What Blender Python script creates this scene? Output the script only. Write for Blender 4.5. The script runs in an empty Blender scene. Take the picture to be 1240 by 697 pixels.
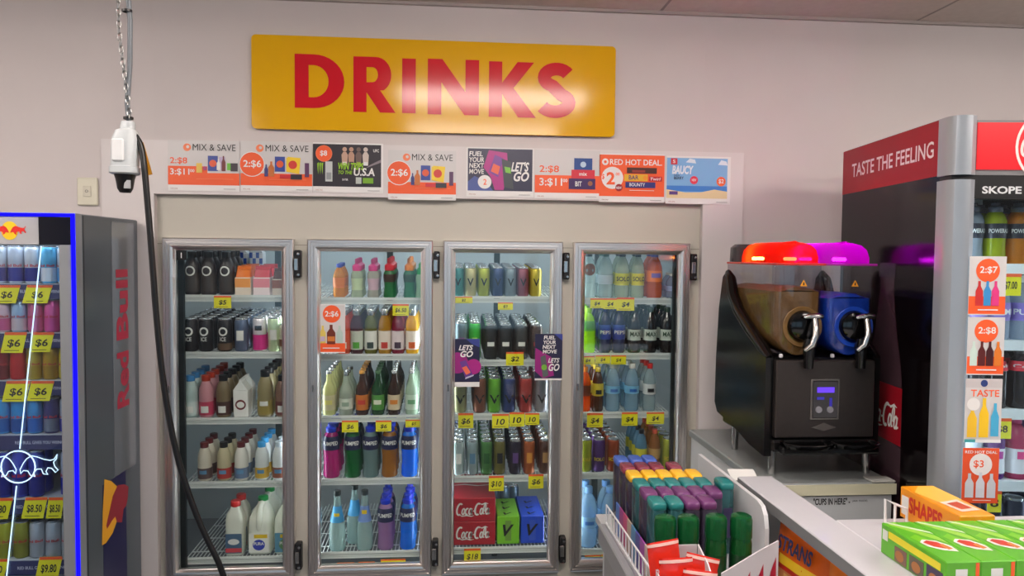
import bpy, bmesh, math, random
from math import sin, cos, pi, radians, tan
from mathutils import Vector, Matrix
from mathutils.geometry import tessellate_polygon
random.seed(7)
S = bpy.context.scene
COL = S.collection

# ------------------------------------------------------------------ camera
F_PX, YAW, PITCH, ROLL = 900.0, 0.08534, 0.0435, 0.00965
CAM = Vector((0, 0, 1.6))
fw = Vector((sin(YAW) * cos(PITCH), cos(YAW) * cos(PITCH), -sin(PITCH)))
r0 = Vector((cos(YAW), -sin(YAW), 0)); u0 = r0.cross(fw)
rt = r0 * cos(ROLL) + u0 * sin(ROLL); up = rt.cross(fw)
cam = bpy.data.cameras.new('camera'); cam_o = bpy.data.objects.new('camera', cam); COL.objects.link(cam_o)
cam.sensor_width = 36; cam.lens = F_PX / 1240 * 36; cam.clip_start = 0.02
Mx = Matrix.Identity(4)
for i in range(3):
    Mx[i][0] = rt[i]; Mx[i][1] = up[i]; Mx[i][2] = -fw[i]; Mx[i][3] = CAM[i]
cam_o.matrix_world = Mx
S.camera = cam_o
# world: soft overcast daylight that comes in through the shop front behind the viewer
W = bpy.data.worlds.new('world'); S.world = W; W.use_nodes = True
W.node_tree.nodes['Background'].inputs[0].default_value = (0.52, 0.78, 1.0, 1)
W.node_tree.nodes['Background'].inputs[1].default_value = .9
S.view_settings.view_transform = 'Standard'; S.view_settings.look = 'None'
S.view_settings.gamma = 1.0; S.view_settings.use_curve_mapping = False
S.view_settings.exposure = 0.18
S.cycles.transparent_max_bounces = 24; S.cycles.max_bounces = 8
TROFFER = 21.5      # emission of the ceiling light diffusers
COOLTUBE = 17.0     # emission of the tubes inside the cooler


def ray(px, py):
    return fw + rt * ((px - 620) / F_PX) - up * ((py - 348.5) / F_PX)
def onY(px, py, y):
    d = ray(px, py); return CAM + d * (y / d.y)
def onZ(px, py, z):
    d = ray(px, py); return CAM + d * ((z - CAM.z) / d.z)
def onX(px, py, x):
    d = ray(px, py); return CAM + d * (x / d.x)

# ------------------------------------------------------------------ materials
def lin(c):
    return tuple((v / 255 / 12.92 if v / 255 <= .04045 else ((v / 255 + .055) / 1.055) ** 2.4) for v in c) + (1,)
_m = {}
def mat(c, rough=.5, metal=0., alpha=1., emit=0., noise=0., coat=0., trans=0., nscale=8., spec=.5, bump=0.):
    k = (c, rough, metal, alpha, emit, noise, coat, trans, nscale, spec, bump)
    if k in _m: return _m[k]
    m = bpy.data.materials.new('mat_%03d' % len(_m)); m.use_nodes = True
    nt = m.node_tree; b = nt.nodes['Principled BSDF']; out = nt.nodes['Material Output']
    L = lin(c); b.inputs['Base Color'].default_value = L
    b.inputs['Roughness'].default_value = rough; b.inputs['Metallic'].default_value = metal
    b.inputs['Coat Weight'].default_value = coat; b.inputs['Specular IOR Level'].default_value = spec
    if emit:
        b.inputs['Emission Color'].default_value = L; b.inputs['Emission Strength'].default_value = emit
    if noise or bump:
        tc = nt.nodes.new('ShaderNodeTexCoord'); n = nt.nodes.new('ShaderNodeTexNoise')
        n.inputs['Scale'].default_value = nscale; n.inputs['Detail'].default_value = 4
        nt.links.new(tc.outputs['Object'], n.inputs['Vector'])
        if noise:
            rp = nt.nodes.new('ShaderNodeMapRange')
            rp.inputs[1].default_value = .3; rp.inputs[2].default_value = .7
            rp.inputs[3].default_value = 1 - noise; rp.inputs[4].default_value = 1 + noise * .5
            mul = nt.nodes.new('ShaderNodeVectorMath'); mul.operation = 'SCALE'
            mul.inputs[0].default_value = L[:3]
            nt.links.new(n.outputs['Fac'], rp.inputs[0]); nt.links.new(rp.outputs[0], mul.inputs['Scale'])
            nt.links.new(mul.outputs[0], b.inputs['Base Color'])
        if bump:
            bp = nt.nodes.new('ShaderNodeBump'); bp.inputs['Strength'].default_value = bump; bp.inputs['Distance'].default_value = .01
            nt.links.new(n.outputs['Fac'], bp.inputs['Height']); nt.links.new(bp.outputs[0], b.inputs['Normal'])
    if trans:                       # light passing diffusely through coloured plastic or liquid
        t = nt.nodes.new('ShaderNodeBsdfTranslucent'); t.inputs[0].default_value = L
        mx = nt.nodes.new('ShaderNodeMixShader'); mx.inputs[0].default_value = trans
        nt.links.new(b.outputs[0], mx.inputs[1]); nt.links.new(t.outputs[0], mx.inputs[2])
        nt.links.new(mx.outputs[0], out.inputs[0]); last = mx
    else:
        last = b
    if alpha < 1:
        t = nt.nodes.new('ShaderNodeBsdfTransparent')
        t.inputs[0].default_value = tuple(.45 + .55 * v for v in L[:3]) + (1,)
        mx = nt.nodes.new('ShaderNodeMixShader'); mx.inputs[0].default_value = alpha
        nt.links.new(t.outputs[0], mx.inputs[1]); nt.links.new(last.outputs[0], mx.inputs[2])
        nt.links.new(mx.outputs[0], out.inputs[0])
    _m[k] = m; return m
def glass(tint=(240, 250, 248), base=.05, grow=.55, rough=.02):
    k = ('g', tint, base, grow, rough)
    if k in _m: return _m[k]
    m = bpy.data.materials.new('clear_pane_%d' % len(_m)); m.use_nodes = True; nt = m.node_tree; nt.nodes.clear()
    out = nt.nodes.new('ShaderNodeOutputMaterial'); t = nt.nodes.new('ShaderNodeBsdfTransparent'); t.inputs[0].default_value = lin(tint)
    g = nt.nodes.new('ShaderNodeBsdfGlossy'); g.inputs['Roughness'].default_value = rough
    lw = nt.nodes.new('ShaderNodeLayerWeight'); lw.inputs[0].default_value = .5
    pw = nt.nodes.new('ShaderNodeMath'); pw.operation = 'POWER'; pw.inputs[1].default_value = 4
    ma = nt.nodes.new('ShaderNodeMath'); ma.operation = 'MULTIPLY_ADD'; ma.inputs[1].default_value = grow; ma.inputs[2].default_value = base
    mx = nt.nodes.new('ShaderNodeMixShader')
    nt.links.new(lw.outputs['Facing'], pw.inputs[0]); nt.links.new(pw.outputs[0], ma.inputs[0]); nt.links.new(ma.outputs[0], mx.inputs[0])
    nt.links.new(t.outputs[0], mx.inputs[1]); nt.links.new(g.outputs[0], mx.inputs[2]); nt.links.new(mx.outputs[0], out.inputs[0])
    _m[k] = m; return m
def emis(c, s):
    k = ('e', c, s)
    if k in _m: return _m[k]
    m = bpy.data.materials.new('light_%d' % len(_m)); m.use_nodes = True; nt = m.node_tree; nt.nodes.clear()
    out = nt.nodes.new('ShaderNodeOutputMaterial'); e = nt.nodes.new('ShaderNodeEmission')
    e.inputs[0].default_value = lin(c); e.inputs[1].default_value = s
    nt.links.new(e.outputs[0], out.inputs[0]); _m[k] = m; return m
CHROME = mat((190, 188, 186), .22, 1.)
STEEL = mat((176, 172, 168), .3, 1., noise=.06, nscale=40)
BLACK = mat((14, 14, 15), .35)
GLOSSBLACK = mat((8, 8, 9), .12)
WHITE = mat((225, 225, 222), .4)
ORANGE = mat((240, 92, 38), .5)
YELLOW = mat((235, 226, 20), .5)
INK = mat((25, 22, 22), .6)

# ------------------------------------------------------------------ meshes
_mc = {}
def finish(bm, name, smooth=None):
    bmesh.ops.recalc_face_normals(bm, faces=bm.faces)
    me = bpy.data.meshes.new(name); bm.to_mesh(me); bm.free()
    me.materials.append(None)
    if smooth:
        me.shade_smooth(); me.set_sharp_from_angle(angle=smooth)
    return me
def cached(fn):
    def g(*a, **k):
        key = (fn.__name__,) + a + tuple(sorted(k.items()))
        if key not in _mc: _mc[key] = fn(*a, **k)
        return _mc[key]
    return g
@cached
def boxm(sx, sy, sz, bev=0., base=True, seg=1):
    bm = bmesh.new(); bmesh.ops.create_cube(bm, size=1)
    for v in bm.verts:
        v.co = Vector((v.co.x * sx, v.co.y * sy, (v.co.z + (.5 if base else 0)) * sz))
    if bev: bmesh.ops.bevel(bm, geom=bm.edges[:], offset=min(bev, .45 * min(sx, sy, sz)), segments=seg, affect='EDGES', profile=.5)
    return finish(bm, 'box', .6 if bev and seg > 1 else None)
@cached
def lathe(prof, seg=16, sx=1., sy=1.):
    bm = bmesh.new(); rings = []
    for r, z in prof:
        if r < 1e-6: rings.append([bm.verts.new((0, 0, z))])
        else: rings.append([bm.verts.new((r * cos(2 * pi * i / seg) * sx, r * sin(2 * pi * i / seg) * sy, z)) for i in range(seg)])
    for a, b in zip(rings, rings[1:]):
        for i in range(seg):
            j = (i + 1) % seg
            if len(a) == 1 and len(b) == 1: continue
            if len(a) == 1: bm.faces.new((a[0], b[j], b[i]))
            elif len(b) == 1: bm.faces.new((a[i], a[j], b[0]))
            else: bm.faces.new((a[i], a[j], b[j], b[i]))
    return finish(bm, 'lathe', .7)
@cached
def patch(R, z0, z1, a, seg=8):           # curved print on the front (-y) of a round body
    bm = bmesh.new(); lo = []; hi = []
    for i in range(seg + 1):
        t = -pi / 2 - a + 2 * a * i / seg
        lo.append(bm.verts.new((R * cos(t), R * sin(t), z0))); hi.append(bm.verts.new((R * cos(t), R * sin(t), z1)))
    for i in range(seg): bm.faces.new((lo[i], lo[i + 1], hi[i + 1], hi[i]))
    return finish(bm, 'patch', .7)
def prism_m(loops, y0, y1, wrapR=None):   # loops in (x,z); first outer, others holes; extruded y0..y1 (front at y0)
    flat = [Vector((p[0], p[1], 0)) for l in loops for p in l]
    tris = tessellate_polygon([[Vector((p[0], p[1], 0)) for p in l] for l in loops])
    bm = bmesh.new()
    A = [bm.verts.new((v.x, y0, v.y)) for v in flat]
    for t in tris:
        try: bm.faces.new([A[i] for i in t])
        except ValueError: pass
    if abs(y1 - y0) > 1e-9:
        B = [bm.verts.new((v.x, y1, v.y)) for v in flat]
        for t in tris:
            try: bm.faces.new([B[i] for i in reversed(t)])
            except ValueError: pass
        o = 0
        for l in loops:
            n = len(l)
            for i in range(n):
                j = (i + 1) % n
                try: bm.faces.new((A[o + i], A[o + j], B[o + j], B[o + i]))
                except ValueError: pass
            o += n
    return finish(bm, 'prism')
def sweep_m(path, r, seg=8, close=False):
    path = [Vector(p) for p in path]; bm = bmesh.new(); rings = []; n = len(path)
    ref = None
    for i, p in enumerate(path):
        if close: t = path[(i + 1) % n] - path[i - 1]
        else: t = path[min(i + 1, n - 1)] - path[max(i - 1, 0)]
        t.normalize()
        if ref is None:
            ref = Vector((0, 0, 1)) if abs(t.z) < .9 else Vector((1, 0, 0))
        a = t.cross(ref).normalized(); b = t.cross(a).normalized(); ref = -b if (-b).dot(ref) > 0 else b
        ref = ref
        rr = r[i] if isinstance(r, (list, tuple)) else r
        a = t.cross(ref).normalized()
        rings.append([bm.verts.new(p + (a * cos(2 * pi * k / seg) + ref * sin(2 * pi * k / seg)) * rr) for k in range(seg)])
    m = n if close else n - 1
    for i in range(m):
        A, B = rings[i], rings[(i + 1) % n]
        for k in range(seg):
            j = (k + 1) % seg
            bm.faces.new((A[k], A[j], B[j], B[k]))
    if not close:
        bm.faces.new(rings[0]); bm.faces.new(list(reversed(rings[-1])))
    return finish(bm, 'tube', .8)
def loft_m(secs, n=20, e=4.):             # secs: (z, hx, hy, cx, cy) super-ellipse sections
    bm = bmesh.new(); rings = []
    for s in secs:
        z, hx, hy = s[:3]; cx, cy = (s[3], s[4]) if len(s) > 3 else (0, 0)
        ring = []
        for i in range(n):
            t = 2 * pi * i / n; c, d = cos(t), sin(t)
            ring.append(bm.verts.new((cx + hx * math.copysign(abs(c) ** (2 / e), c), cy + hy * math.copysign(abs(d) ** (2 / e), d), z)))
        rings.append(ring)
    for a, b in zip(rings, rings[1:]):
        for i in range(n):
            j = (i + 1) % n; bm.faces.new((a[i], a[j], b[j], b[i]))
    bm.faces.new(list(reversed(rings[0]))); bm.faces.new(rings[-1])
    return finish(bm, 'loft', .7)
_text = {}
def textm(s, w=None, h=None, bold=.0, shear=0., wrapR=None, anchor='c'):
    """lettering mesh in the x-z plane facing -y, fitted to w x h; bent round a cylinder of radius wrapR when given"""
    k = (s, w, h, bold, shear, wrapR, anchor)
    if k in _text: return _text[k]
    cu = bpy.data.curves.new('t', 'FONT'); cu.body = s; cu.offset = bold; cu.shear = shear; cu.resolution_u = 3
    cu.fill_mode = 'FRONT'
    ob = bpy.data.objects.new('t', cu); me = bpy.data.meshes.new_from_object(ob)
    bpy.data.objects.remove(ob); bpy.data.curves.remove(cu)
    xs = [v.co.x for v in me.vertices]; ys = [v.co.y for v in me.vertices]
    x0, x1, y0, y1 = min(xs), max(xs), min(ys), max(ys)
    sy = (h / (y1 - y0)) if h else None; sx = (w / (x1 - x0)) if w else None
    if sx is None: sx = sy
    if sy is None: sy = sx
    for v in me.vertices:
        x = (v.co.x - (x0 + x1) / 2) * sx; z = (v.co.y - (y0 + y1) / 2) * sy
        if anchor == 'l': x += (x1 - x0) / 2 * sx
        if wrapR: t = x / wrapR - pi / 2; v.co = (wrapR * cos(t), wrapR * sin(t), z)
        else: v.co = (x, 0, z)
    me.materials.clear(); me.materials.append(None)
    _text[k] = me; return me
def ribbon(pts, hw):
    """closed outline of a stroke with round-ish ends"""
    P = [Vector(p) for p in pts]; L = []; R = []
    for i, p in enumerate(P):
        t = (P[min(i + 1, len(P) - 1)] - P[max(i - 1, 0)]).normalized(); n = Vector((-t.y, t.x))
        w = hw[i] if isinstance(hw, (list, tuple)) else hw
        L.append(p + n * w); R.append(p - n * w)
    return [tuple(v) for v in L + R[::-1]]
def strip_m(strokes, y=0.):
    bm = bmesh.new()
    for pts, hw in strokes:
        q = ribbon(pts, hw); n = len(pts)
        L = [bm.verts.new((v[0], y, v[1])) for v in q[:n]]; R = [bm.verts.new((v[0], y, v[1])) for v in q[n:][::-1]]
        for i in range(n - 1): bm.faces.new((L[i], L[i + 1], R[i + 1], R[i]))
    return finish(bm, 'strokes')
def merge_prisms(loopsets, y0, y1):
    bm = bmesh.new()
    for ls in loopsets:
        me = prism_m(ls, y0, y1); bm.from_mesh(me); bpy.data.meshes.remove(me)
    return finish(bm, 'letters')
def ell(cx, cy, rx, ry, a0, a1, n=14):
    return [(cx + rx * cos(radians(a0 + (a1 - a0) * i / n)), cy + ry * sin(radians(a0 + (a1 - a0) * i / n))) for i in range(n + 1)]
@cached
def script_logo(w, h):
    """flowing script lettering made of pen strokes"""
    st = []
    st.append((ell(.42, .52, .36, .46, 55, 300, 18), .07))
    st.append((ell(.95, .34, .17, .24, 0, 360, 16), .055))
    st.append((ell(1.42, .34, .18, .25, 50, 310, 12), .06))
    st.append((ell(1.86, .34, .17, .24, 0, 360, 16), .055)); st.append(([(2.04, .58), (2.02, .3), (2.1, .1), (2.2, .14)], .05))
    st.append(([(2.22, .36), (2.42, .38)], .045))
    st.append((ell(2.84, .52, .36, .46, 60, 300, 18), .07))
    st.append((ell(3.36, .34, .17, .24, 0, 360, 16), .055))
    st.append((ell(3.72, .62, .12, .34, -60, 180, 10) + [(3.6, .3), (3.68, .1), (3.8, .16)], .05))
    st.append((ell(4.12, .34, .17, .24, 0, 360, 16), .055)); st.append(([(4.3, .58), (4.28, .3), (4.36, .1), (4.5, .2)], .05))
    st.append(([(.5, .06), (.9, -.04), (1.5, .02), (2.1, -.06), (2.5, .0)], [.02, .04, .05, .04, .01]))
    st.append(([(2.9, .98), (3.3, .9), (3.7, 1.02), (4.1, .95)], [.02, .05, .05, .01]))
    loops = []
    for pts, hw in st:
        pts = [((x + .28 * (y - .5)) * w / 4.7, y * h) for x, y in pts]
        s = h
        loops.append((pts, [q * s for q in hw] if isinstance(hw, list) else hw * s))
    me = strip_m(loops)
    for v in me.vertices: v.co.x -= w / 2; v.co.z -= h / 2
    return me

# ------------------------------------------------------------------ objects
def obj(name, me, m, parent=None, loc=(0, 0, 0), rot=None, scale=None):
    o = bpy.data.objects.new(name, me); COL.objects.link(o)
    if m is not None:
        sl = o.material_slots[0]; sl.link = 'OBJECT'; sl.material = m
    if parent is not None: o.parent = parent
    o.location = loc
    if rot is not None: o.rotation_euler = rot
    if scale is not None: o.scale = scale
    return o
def tag(o, label, cat, group=None):
    o['label'] = label; o['category'] = cat
    if group: o['group'] = group
    return o
def thing(name, label, cat, loc=(0, 0, 0), rz=0., group=None):
    o = bpy.data.objects.new(name, None); COL.objects.link(o); o.location = loc; o.rotation_euler = (0, 0, rz)
    o.empty_display_size = .05
    return tag(o, label, cat, group)
def struct(name, me, m, loc=(0, 0, 0), parent=None, rot=None):
    o = obj(name, me, m, parent, loc, rot)
    if parent is None: o['kind'] = 'structure'
    return o
def span(x0, x1, y0, y1, z0, z1, bev=0.):
    return boxm(round(x1 - x0, 5), round(y1 - y0, 5), round(z1 - z0, 5), bev), ((x0 + x1) / 2, (y0 + y1) / 2, z0)
def part_box(name, m, parent, x0, x1, y0, y1, z0, z1, bev=0.):
    me, l = span(x0, x1, y0, y1, z0, z1, bev); return obj(name, me, m, parent, l)
SIDE_R = Matrix(((0, -1, 0), (0, 0, -1), (1, 0, 0)))    # text: x->+z, up->-y, faces +x
SIDE_L = Matrix(((0, 1, 0), (-1, 0, 0), (0, 0, 1)))     # text: x->-y, up->z, faces -x
TOPM = Matrix(((1, 0, 0), (0, 0, 1), (0, -1, 0)))       # text lying on a top: x->x, up->+y, faces up
# matrices above are written row-wise: columns are images of x, y, z

WALLY = 3.16; CEIL = 2.645
# ------------------------------------------------------------------ room shell
wallm = mat((206, 198, 196), .6, noise=.03, nscale=3)
wr = bpy.data.objects.new('wall_back', None); COL.objects.link(wr); wr['kind'] = 'structure'
OX0, OX1, OZ = -1.197, 1.096, 1.838
part_box('wall_section', wallm, wr, -3.2, OX0, WALLY, WALLY + .12, 0, CEIL)
part_box('wall_section', wallm, wr, OX1, 3.8, WALLY, WALLY + .12, 0, CEIL)
part_box('wall_section', wallm, wr, OX0, OX1, WALLY, WALLY + .12, OZ, CEIL)
trim_m = mat((214, 208, 207), .45)
for i, (a, b, c, d) in enumerate([(-1.40, 1.275, OZ, 2.055), (-1.40, OX0, .02, OZ), (OX1, 1.275, .02, OZ)]):
    me, l = span(a, b, WALLY - .009, WALLY, c, d); struct('trim_%d' % (i + 1), me, trim_m, l)
me, l = span(-3.2, 3.8, -5.2, WALLY, -.1, 0); struct('floor', me, mat((84, 84, 86), .4, noise=.12, nscale=5), l)
me, l = span(-3.32, -3.2, -5.2, WALLY + .12, 0, CEIL); struct('wall_left', me, wallm, l)
me, l = span(3.8, 3.92, -5.2, WALLY + .12, 0, CEIL); struct('wall_right', me, wallm, l)
# shop front behind the viewer: piers, spandrel and glazing bars, open glass between
fr = bpy.data.objects.new('wall_front', None); COL.objects.link(fr); fr['kind'] = 'structure'
part_box('wall_section', wallm, fr, -3.2, 3.8, -5.32, -5.2, 2.2, CEIL)
part_box('wall_section', wallm, fr, -3.2, 3.8, -5.32, -5.2, 0, .45)
for x in (-3.2, -1.0, 1.2, 3.6): part_box('glazing_bar', mat((90, 92, 95), .4), fr, x, x + .2, -5.3, -5.22, .45, 2.2)
# ceiling of lay-in tiles with metal bars between them
ce = bpy.data.objects.new('ceiling', None); COL.objects.link(ce); ce['kind'] = 'structure'
tile_m = mat((206, 196, 188), .8, noise=.05, nscale=30)
LAMPS = [(x, y) for x in (-2.2, .27, 2.72) for y in (1.5, .2)]
xs = [-3.2 + .0] + [.894 - 1.145 * k for k in (3, 2, 1)] + [.894, 2.04, 3.185, 3.8]
ys = [WALLY - .6 * k for k in range(14)] + [-5.2]
part_box('backing', mat((120, 115, 110), .8), ce, -3.2, 3.8, -5.2, WALLY, CEIL + .012, CEIL + .05)
for a, b in zip(xs, xs[1:]):
    for c, d in zip(ys[1:], ys):
        if b - a > .05 and d - c > .05: part_box('ceiling_tile', tile_m, ce, a + .007, b - .007, c + .007, d - .007, CEIL, CEIL + .012)
barm = mat((150, 142, 136), .5)
for x in xs[1:-1]: part_box('ceiling_bar', barm, ce, x - .009, x + .009, -5.2, WALLY, CEIL + .001, CEIL + .008)
for y in ys[1:-1]: part_box('ceiling_bar', barm, ce, -3.2, 3.8, y - .009, y + .009, CEIL + .001, CEIL + .008)
me, l = span(-3.2, 3.8, WALLY - .018, WALLY, CEIL - .012, CEIL); struct('trim_4', me, mat((170, 160, 155), .5), l)
for i, (x, y) in enumerate(LAMPS):
    t = thing('ceiling_light', 'flat fluorescent ceiling light, %s lamp in the %s row' % (('near', 'far')[i % 2], ('left', 'middle', 'right')[i // 2]), 'ceiling light', (x, y, CEIL), 0, 'ceiling lights')
    part_box('lamp_frame', WHITE, t, -.61, .61, -.16, .16, -.022, 0)
    part_box('diffuser', emis((255, 243, 235), TROFFER), t, -.58, .58, -.13, .13, -.075, -.022)

# ------------------------------------------------------------------ cooler room behind the glass doors
PANY = 3.185
panm = mat((190, 186, 174), .45, noise=.03, nscale=4)
cw = bpy.data.objects.new('wall_cooler', None); COL.objects.link(cw); cw['kind'] = 'structure'
DOORS = [(-1.167, -.642), (-.585, -.067), (-.021, .486), (.536, 1.046)]
DZ0, DZ1 = .225, 1.66
hole = [(a + .025, b - .025) for a, b in DOORS]
part_box('header_panel', panm, cw, OX0, OX1, PANY, PANY + .05, DZ1 - .03, OZ)
part_box('sill_panel', panm, cw, OX0, OX1, PANY, PANY + .05, 0, DZ0 + .03)
ed = [OX0] + [v for h in hole for v in h] + [OX1]
for i in range(0, 10, 2): part_box('mullion', panm, cw, ed[i], ed[i + 1], PANY, PANY + .05, DZ0 + .03, DZ1 - .03)
part_box('panel_seam', mat((140, 135, 125), .5), cw, OX0, OX1, PANY - .0008, PANY, 1.634, 1.637)
inm = mat((186, 192, 192), .5, noise=.04, nscale=3)
cr = bpy.data.objects.new('wall_coolroom', None); COL.objects.link(cr); cr['kind'] = 'structure'
part_box('back_panel', inm, cr, -1.6, 1.6, 4.5, 4.55, 0, 2.3)
part_box('side_panel', inm, cr, -1.65, -1.6, WALLY + .12, 4.55, 0, 2.3)
part_box('side_panel', inm, cr, 1.6, 1.65, WALLY + .12, 4.55, 0, 2.3)
part_box('roof_panel', inm, cr, -1.6, 1.6, WALLY + .12, 4.55, 2.3, 2.35)
part_box('floor_panel', mat((90, 92, 94), .5), cr, -1.6, 1.6, WALLY + .12, 4.55, -.05, .02)
for i, x in enumerate((-.614, -.044, .511)):
    t = thing('cooler_light', 'white light tube behind the %s bar between cooler doors' % ('first', 'second', 'third')[i], 'light', (x, 3.262, .3), 0, 'cooler light tubes')
    part_box('lamp_base', WHITE, t, -.02, .02, -.025, -.012, 0, 1.3)
    obj('light_tube', lathe(((0, 0), (.012, 0), (.012, 1.3), (0, 1.3)), 10), emis((240, 248, 255), COOLTUBE), t)
t = thing('coolroom_light', 'bright lamp under the roof of the room behind the cooler', 'light', (0, 4.0, 2.24))
part_box('lamp_base', WHITE, t, -1.2, 1.2, -.06, .06, 0, .03)
part_box('diffuser', emis((232, 244, 255), 13), t, -1.18, 1.18, -.05, .05, -.02, 0)
# strip lamp that lights the top of the racks
darkpost = mat((24, 28, 30), .5)
for i, (x, w_) in enumerate([(-1.122, .034), (1.012, .042)]):
    t = tag(obj('shelf_upright', boxm(w_, .018, 1.40), darkpost, None, (x, 3.222, .245)), 'black slotted shelf upright inside the %s end of the cooler' % ('left', 'right')[i], 'upright', 'shelf uprights')
for i, x in enumerate((-.86, -.30, .25, .78)):
    tag(obj('shelf_upright', boxm(.03, .03, 2.1), mat((70, 78, 80), .4), None, (x, 3.86, .02)), 'grey steel upright behind the drinks of the %s cooler door' % ('first', 'second', 'third', 'fourth')[i], 'upright', 'shelf uprights')

# doors
@cached
def door_frame(w, h):
    bm = bmesh.new(); rings = []
    prof = [(0, .034), (0, .003), (.004, 0), (.010, 0), (.012, .005), (.016, .005), (.018, 0), (.024, 0), (.026, .005), (.030, .005), (.032, .0005), (.040, .003), (.046, .012), (.05, .014), (.05, .034)]
    for a, y in prof:
        rings.append([bm.verts.new(p) for p in ((a, y, a), (w - a, y, a), (w - a, y, h - a), (a, y, h - a))])
    for A, B in zip(rings, rings[1:] + rings[:1]):
        for i in range(4):
            j = (i + 1) % 4; bm.faces.new((A[i], A[j], B[j], B[i]))
    return finish(bm, 'frame')
framem = mat((226, 220, 216), .3, 1.)
pane = glass((250, 253, 252), .045, .5, .03)
ORD = ('first', 'second', 'third', 'fourth', 'fifth', 'sixth', 'seventh', 'eighth', 'ninth', 'tenth')
hingem = mat((46, 46, 48), .4, .6)
for i, (a, b) in enumerate(DOORS):
    w_ = round(b - a, 4); h_ = DZ1 - DZ0
    t = thing('cooler_door', 'tall glass cooler door in ribbed steel frame, %s from the left' % ORD[i], 'cooler door', (a, 3.15, DZ0), 0, 'glass cooler doors')
    obj('door_frame', door_frame(w_, h_), framem, t)
    obj('glass_pane', boxm(round(w_ - .1, 4), .006, h_ - .1), pane, t, (w_ / 2, .022, .05))
    for zz in (.06, h_ - .14):
        hg = part_box('hinge', hingem, t, w_ + .004, w_ + .030, -.004, .033, zz - .02, zz + .095, .004)
        part_box('hinge_plate', CHROME, hg, -.013, .004, -.024, -.019, .03, .08, .002)
        for zc in (.012, .098): obj('screw', lathe(((0, 0), (.006, 0), (.006, .004), (0, .005)), 8), CHROME, hg, (.004, -.019, zc), (pi / 2, 0, 0))
    part_box('door_catch', CHROME, t, .018, .026, -.006, .0, h_ * .555, h_ * .555 + .03, .002)
    if i == 0:
        nb = part_box('number_plate', BLACK, t, .052, .092, .012, .018, h_ - .092, h_ - .052)
        obj('lettering', textm('1', None, .022, .01), WHITE, nb, (0, -.0035, .02))

# wire shelves
SHZ = [[1.418, 1.176, .894, .619, .290], [1.410, 1.166, .898, .623, .300], [1.418, 1.140, .903, .626, .306], [1.414, 1.168, .905, .632, .288]]
@cached
def wire_deck(w, d):
    bm = bmesh.new()
    def bar(x0, x1, y0, y1, z0, z1):
        r = bmesh.ops.create_cube(bm, size=1)
        for v in r['verts']: v.co = Vector(((x0 + x1) / 2 + v.co.x * (x1 - x0), (y0 + y1) / 2 + v.co.y * (y1 - y0), (z0 + z1) / 2 + v.co.z * (z1 - z0)))
    n = int(w / .016)
    for i in range(n + 1):
        x = -w / 2 + w * i / n; bar(x - .0015, x + .0015, 0, d, -.003, 0)
    for k in range(4): bar(-w / 2, w / 2, d * (k + .5) / 4 - .002, d * (k + .5) / 4 + .002, -.0068, -.0032)
    return finish(bm, 'deck')
wirem = mat((214, 218, 216), .35)
TILT = (.05, .055, .06, .06, .02)
SHN = ('top', 'second', 'third', 'fourth', 'bottom')
for d, (a, b) in enumerate(DOORS):
    for s, z in enumerate(SHZ[d]):
        x0, x1 = a - .02, b + .02
        if d == 0: x0 = a + .055
        if d == 3: x1 = b - .06
        t = thing('wire_shelf', 'white wire %s shelf behind the %s cooler door' % (SHN[s], ORD[d]), 'shelf', ((x0 + x1) / 2, 3.236, z), 0, 'cooler shelves')
        w_ = round(x1 - x0, 4); t.rotation_euler = (TILT[s], 0, 0)
        o = obj('wire_deck', wire_deck(w_, .6), wirem, t, (0, .008, 0)); o['kind'] = 'stuff'
        part_box('front_rail', wirem, t, -w_ / 2, w_ / 2, 0, .006, -.006, .004)
        part_box('ticket_rail', mat((190, 196, 194), .35), t, -w_ / 2, w_ / 2, -.002, .002, -.019, -.008)
        part_box('lower_rail', wirem, t, -w_ / 2, w_ / 2, -.003, .004, -.024, -.019)

# ------------------------------------------------------------------ drinks
PROF = {
 'can':   ([(0, 0), (.72, 0), (.86, .012), (1, .06), (1, .90), (.88, .955), (.86, .965)], [(.86, .965), (.88, .985), (.86, 1), (.80, 1), (.76, .985), (0, .985)]),
 'pet':   ([(0, .01), (.5, 0), (.85, 0), (1, .04), (1, .28), (.95, .31), (.95, .33), (1, .36), (1, .60), (.93, .68), (.7, .80), (.42, .88), (.38, .905)], [(.44, .895), (.46, .90), (.46, .985), (.42, 1), (0, 1)]),
 'juice': ([(0, .005), (.9, 0), (1, .03), (1, .64), (.9, .74), (.62, .82), (.56, .865)], [(.62, .86), (.66, .87), (.66, .985), (.6, 1), (0, 1)]),
 'milk':  ([(0, .005), (.88, 0), (1, .04), (1, .36), (.96, .44), (1, .54), (.9, .70), (.62, .83), (.5, .87)], [(.56, .86), (.58, .87), (.58, .99), (.52, 1), (0, 1)]),
 'beer':  ([(0, .005), (.92, 0), (1, .03), (1, .54), (.84, .64), (.46, .76), (.36, .93)], [(.40, .925), (.44, .93), (.42, .99), (.36, 1), (0, 1)]),
 'sport': ([(0, .005), (.9, 0), (1, .05), (.82, .27), (.84, .35), (1, .52), (.96, .62), (.66, .70)], [(.74, .69), (.78, .70), (.78, .82), (.5, .86), (.36, .88), (.36, .97), (.28, 1), (0, 1)]),
 'pump':  ([(0, .005), (.9, 0), (1, .03), (.9, .27), (.93, .40), (1, .52), (1, .70), (.84, .79), (.56, .855)], [(.60, .85), (.63, .86), (.63, .93), (.4, .95), (.38, 1), (0, 1)]),
 'neck':  ([(0, .005), (.92, 0), (1, .03), (1, .34), (.9, .45), (.62, .62), (.42, .80), (.36, .92)], [(.40, .915), (.44, .92), (.44, .99), (.4, 1), (0, 1)]),
}
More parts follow.
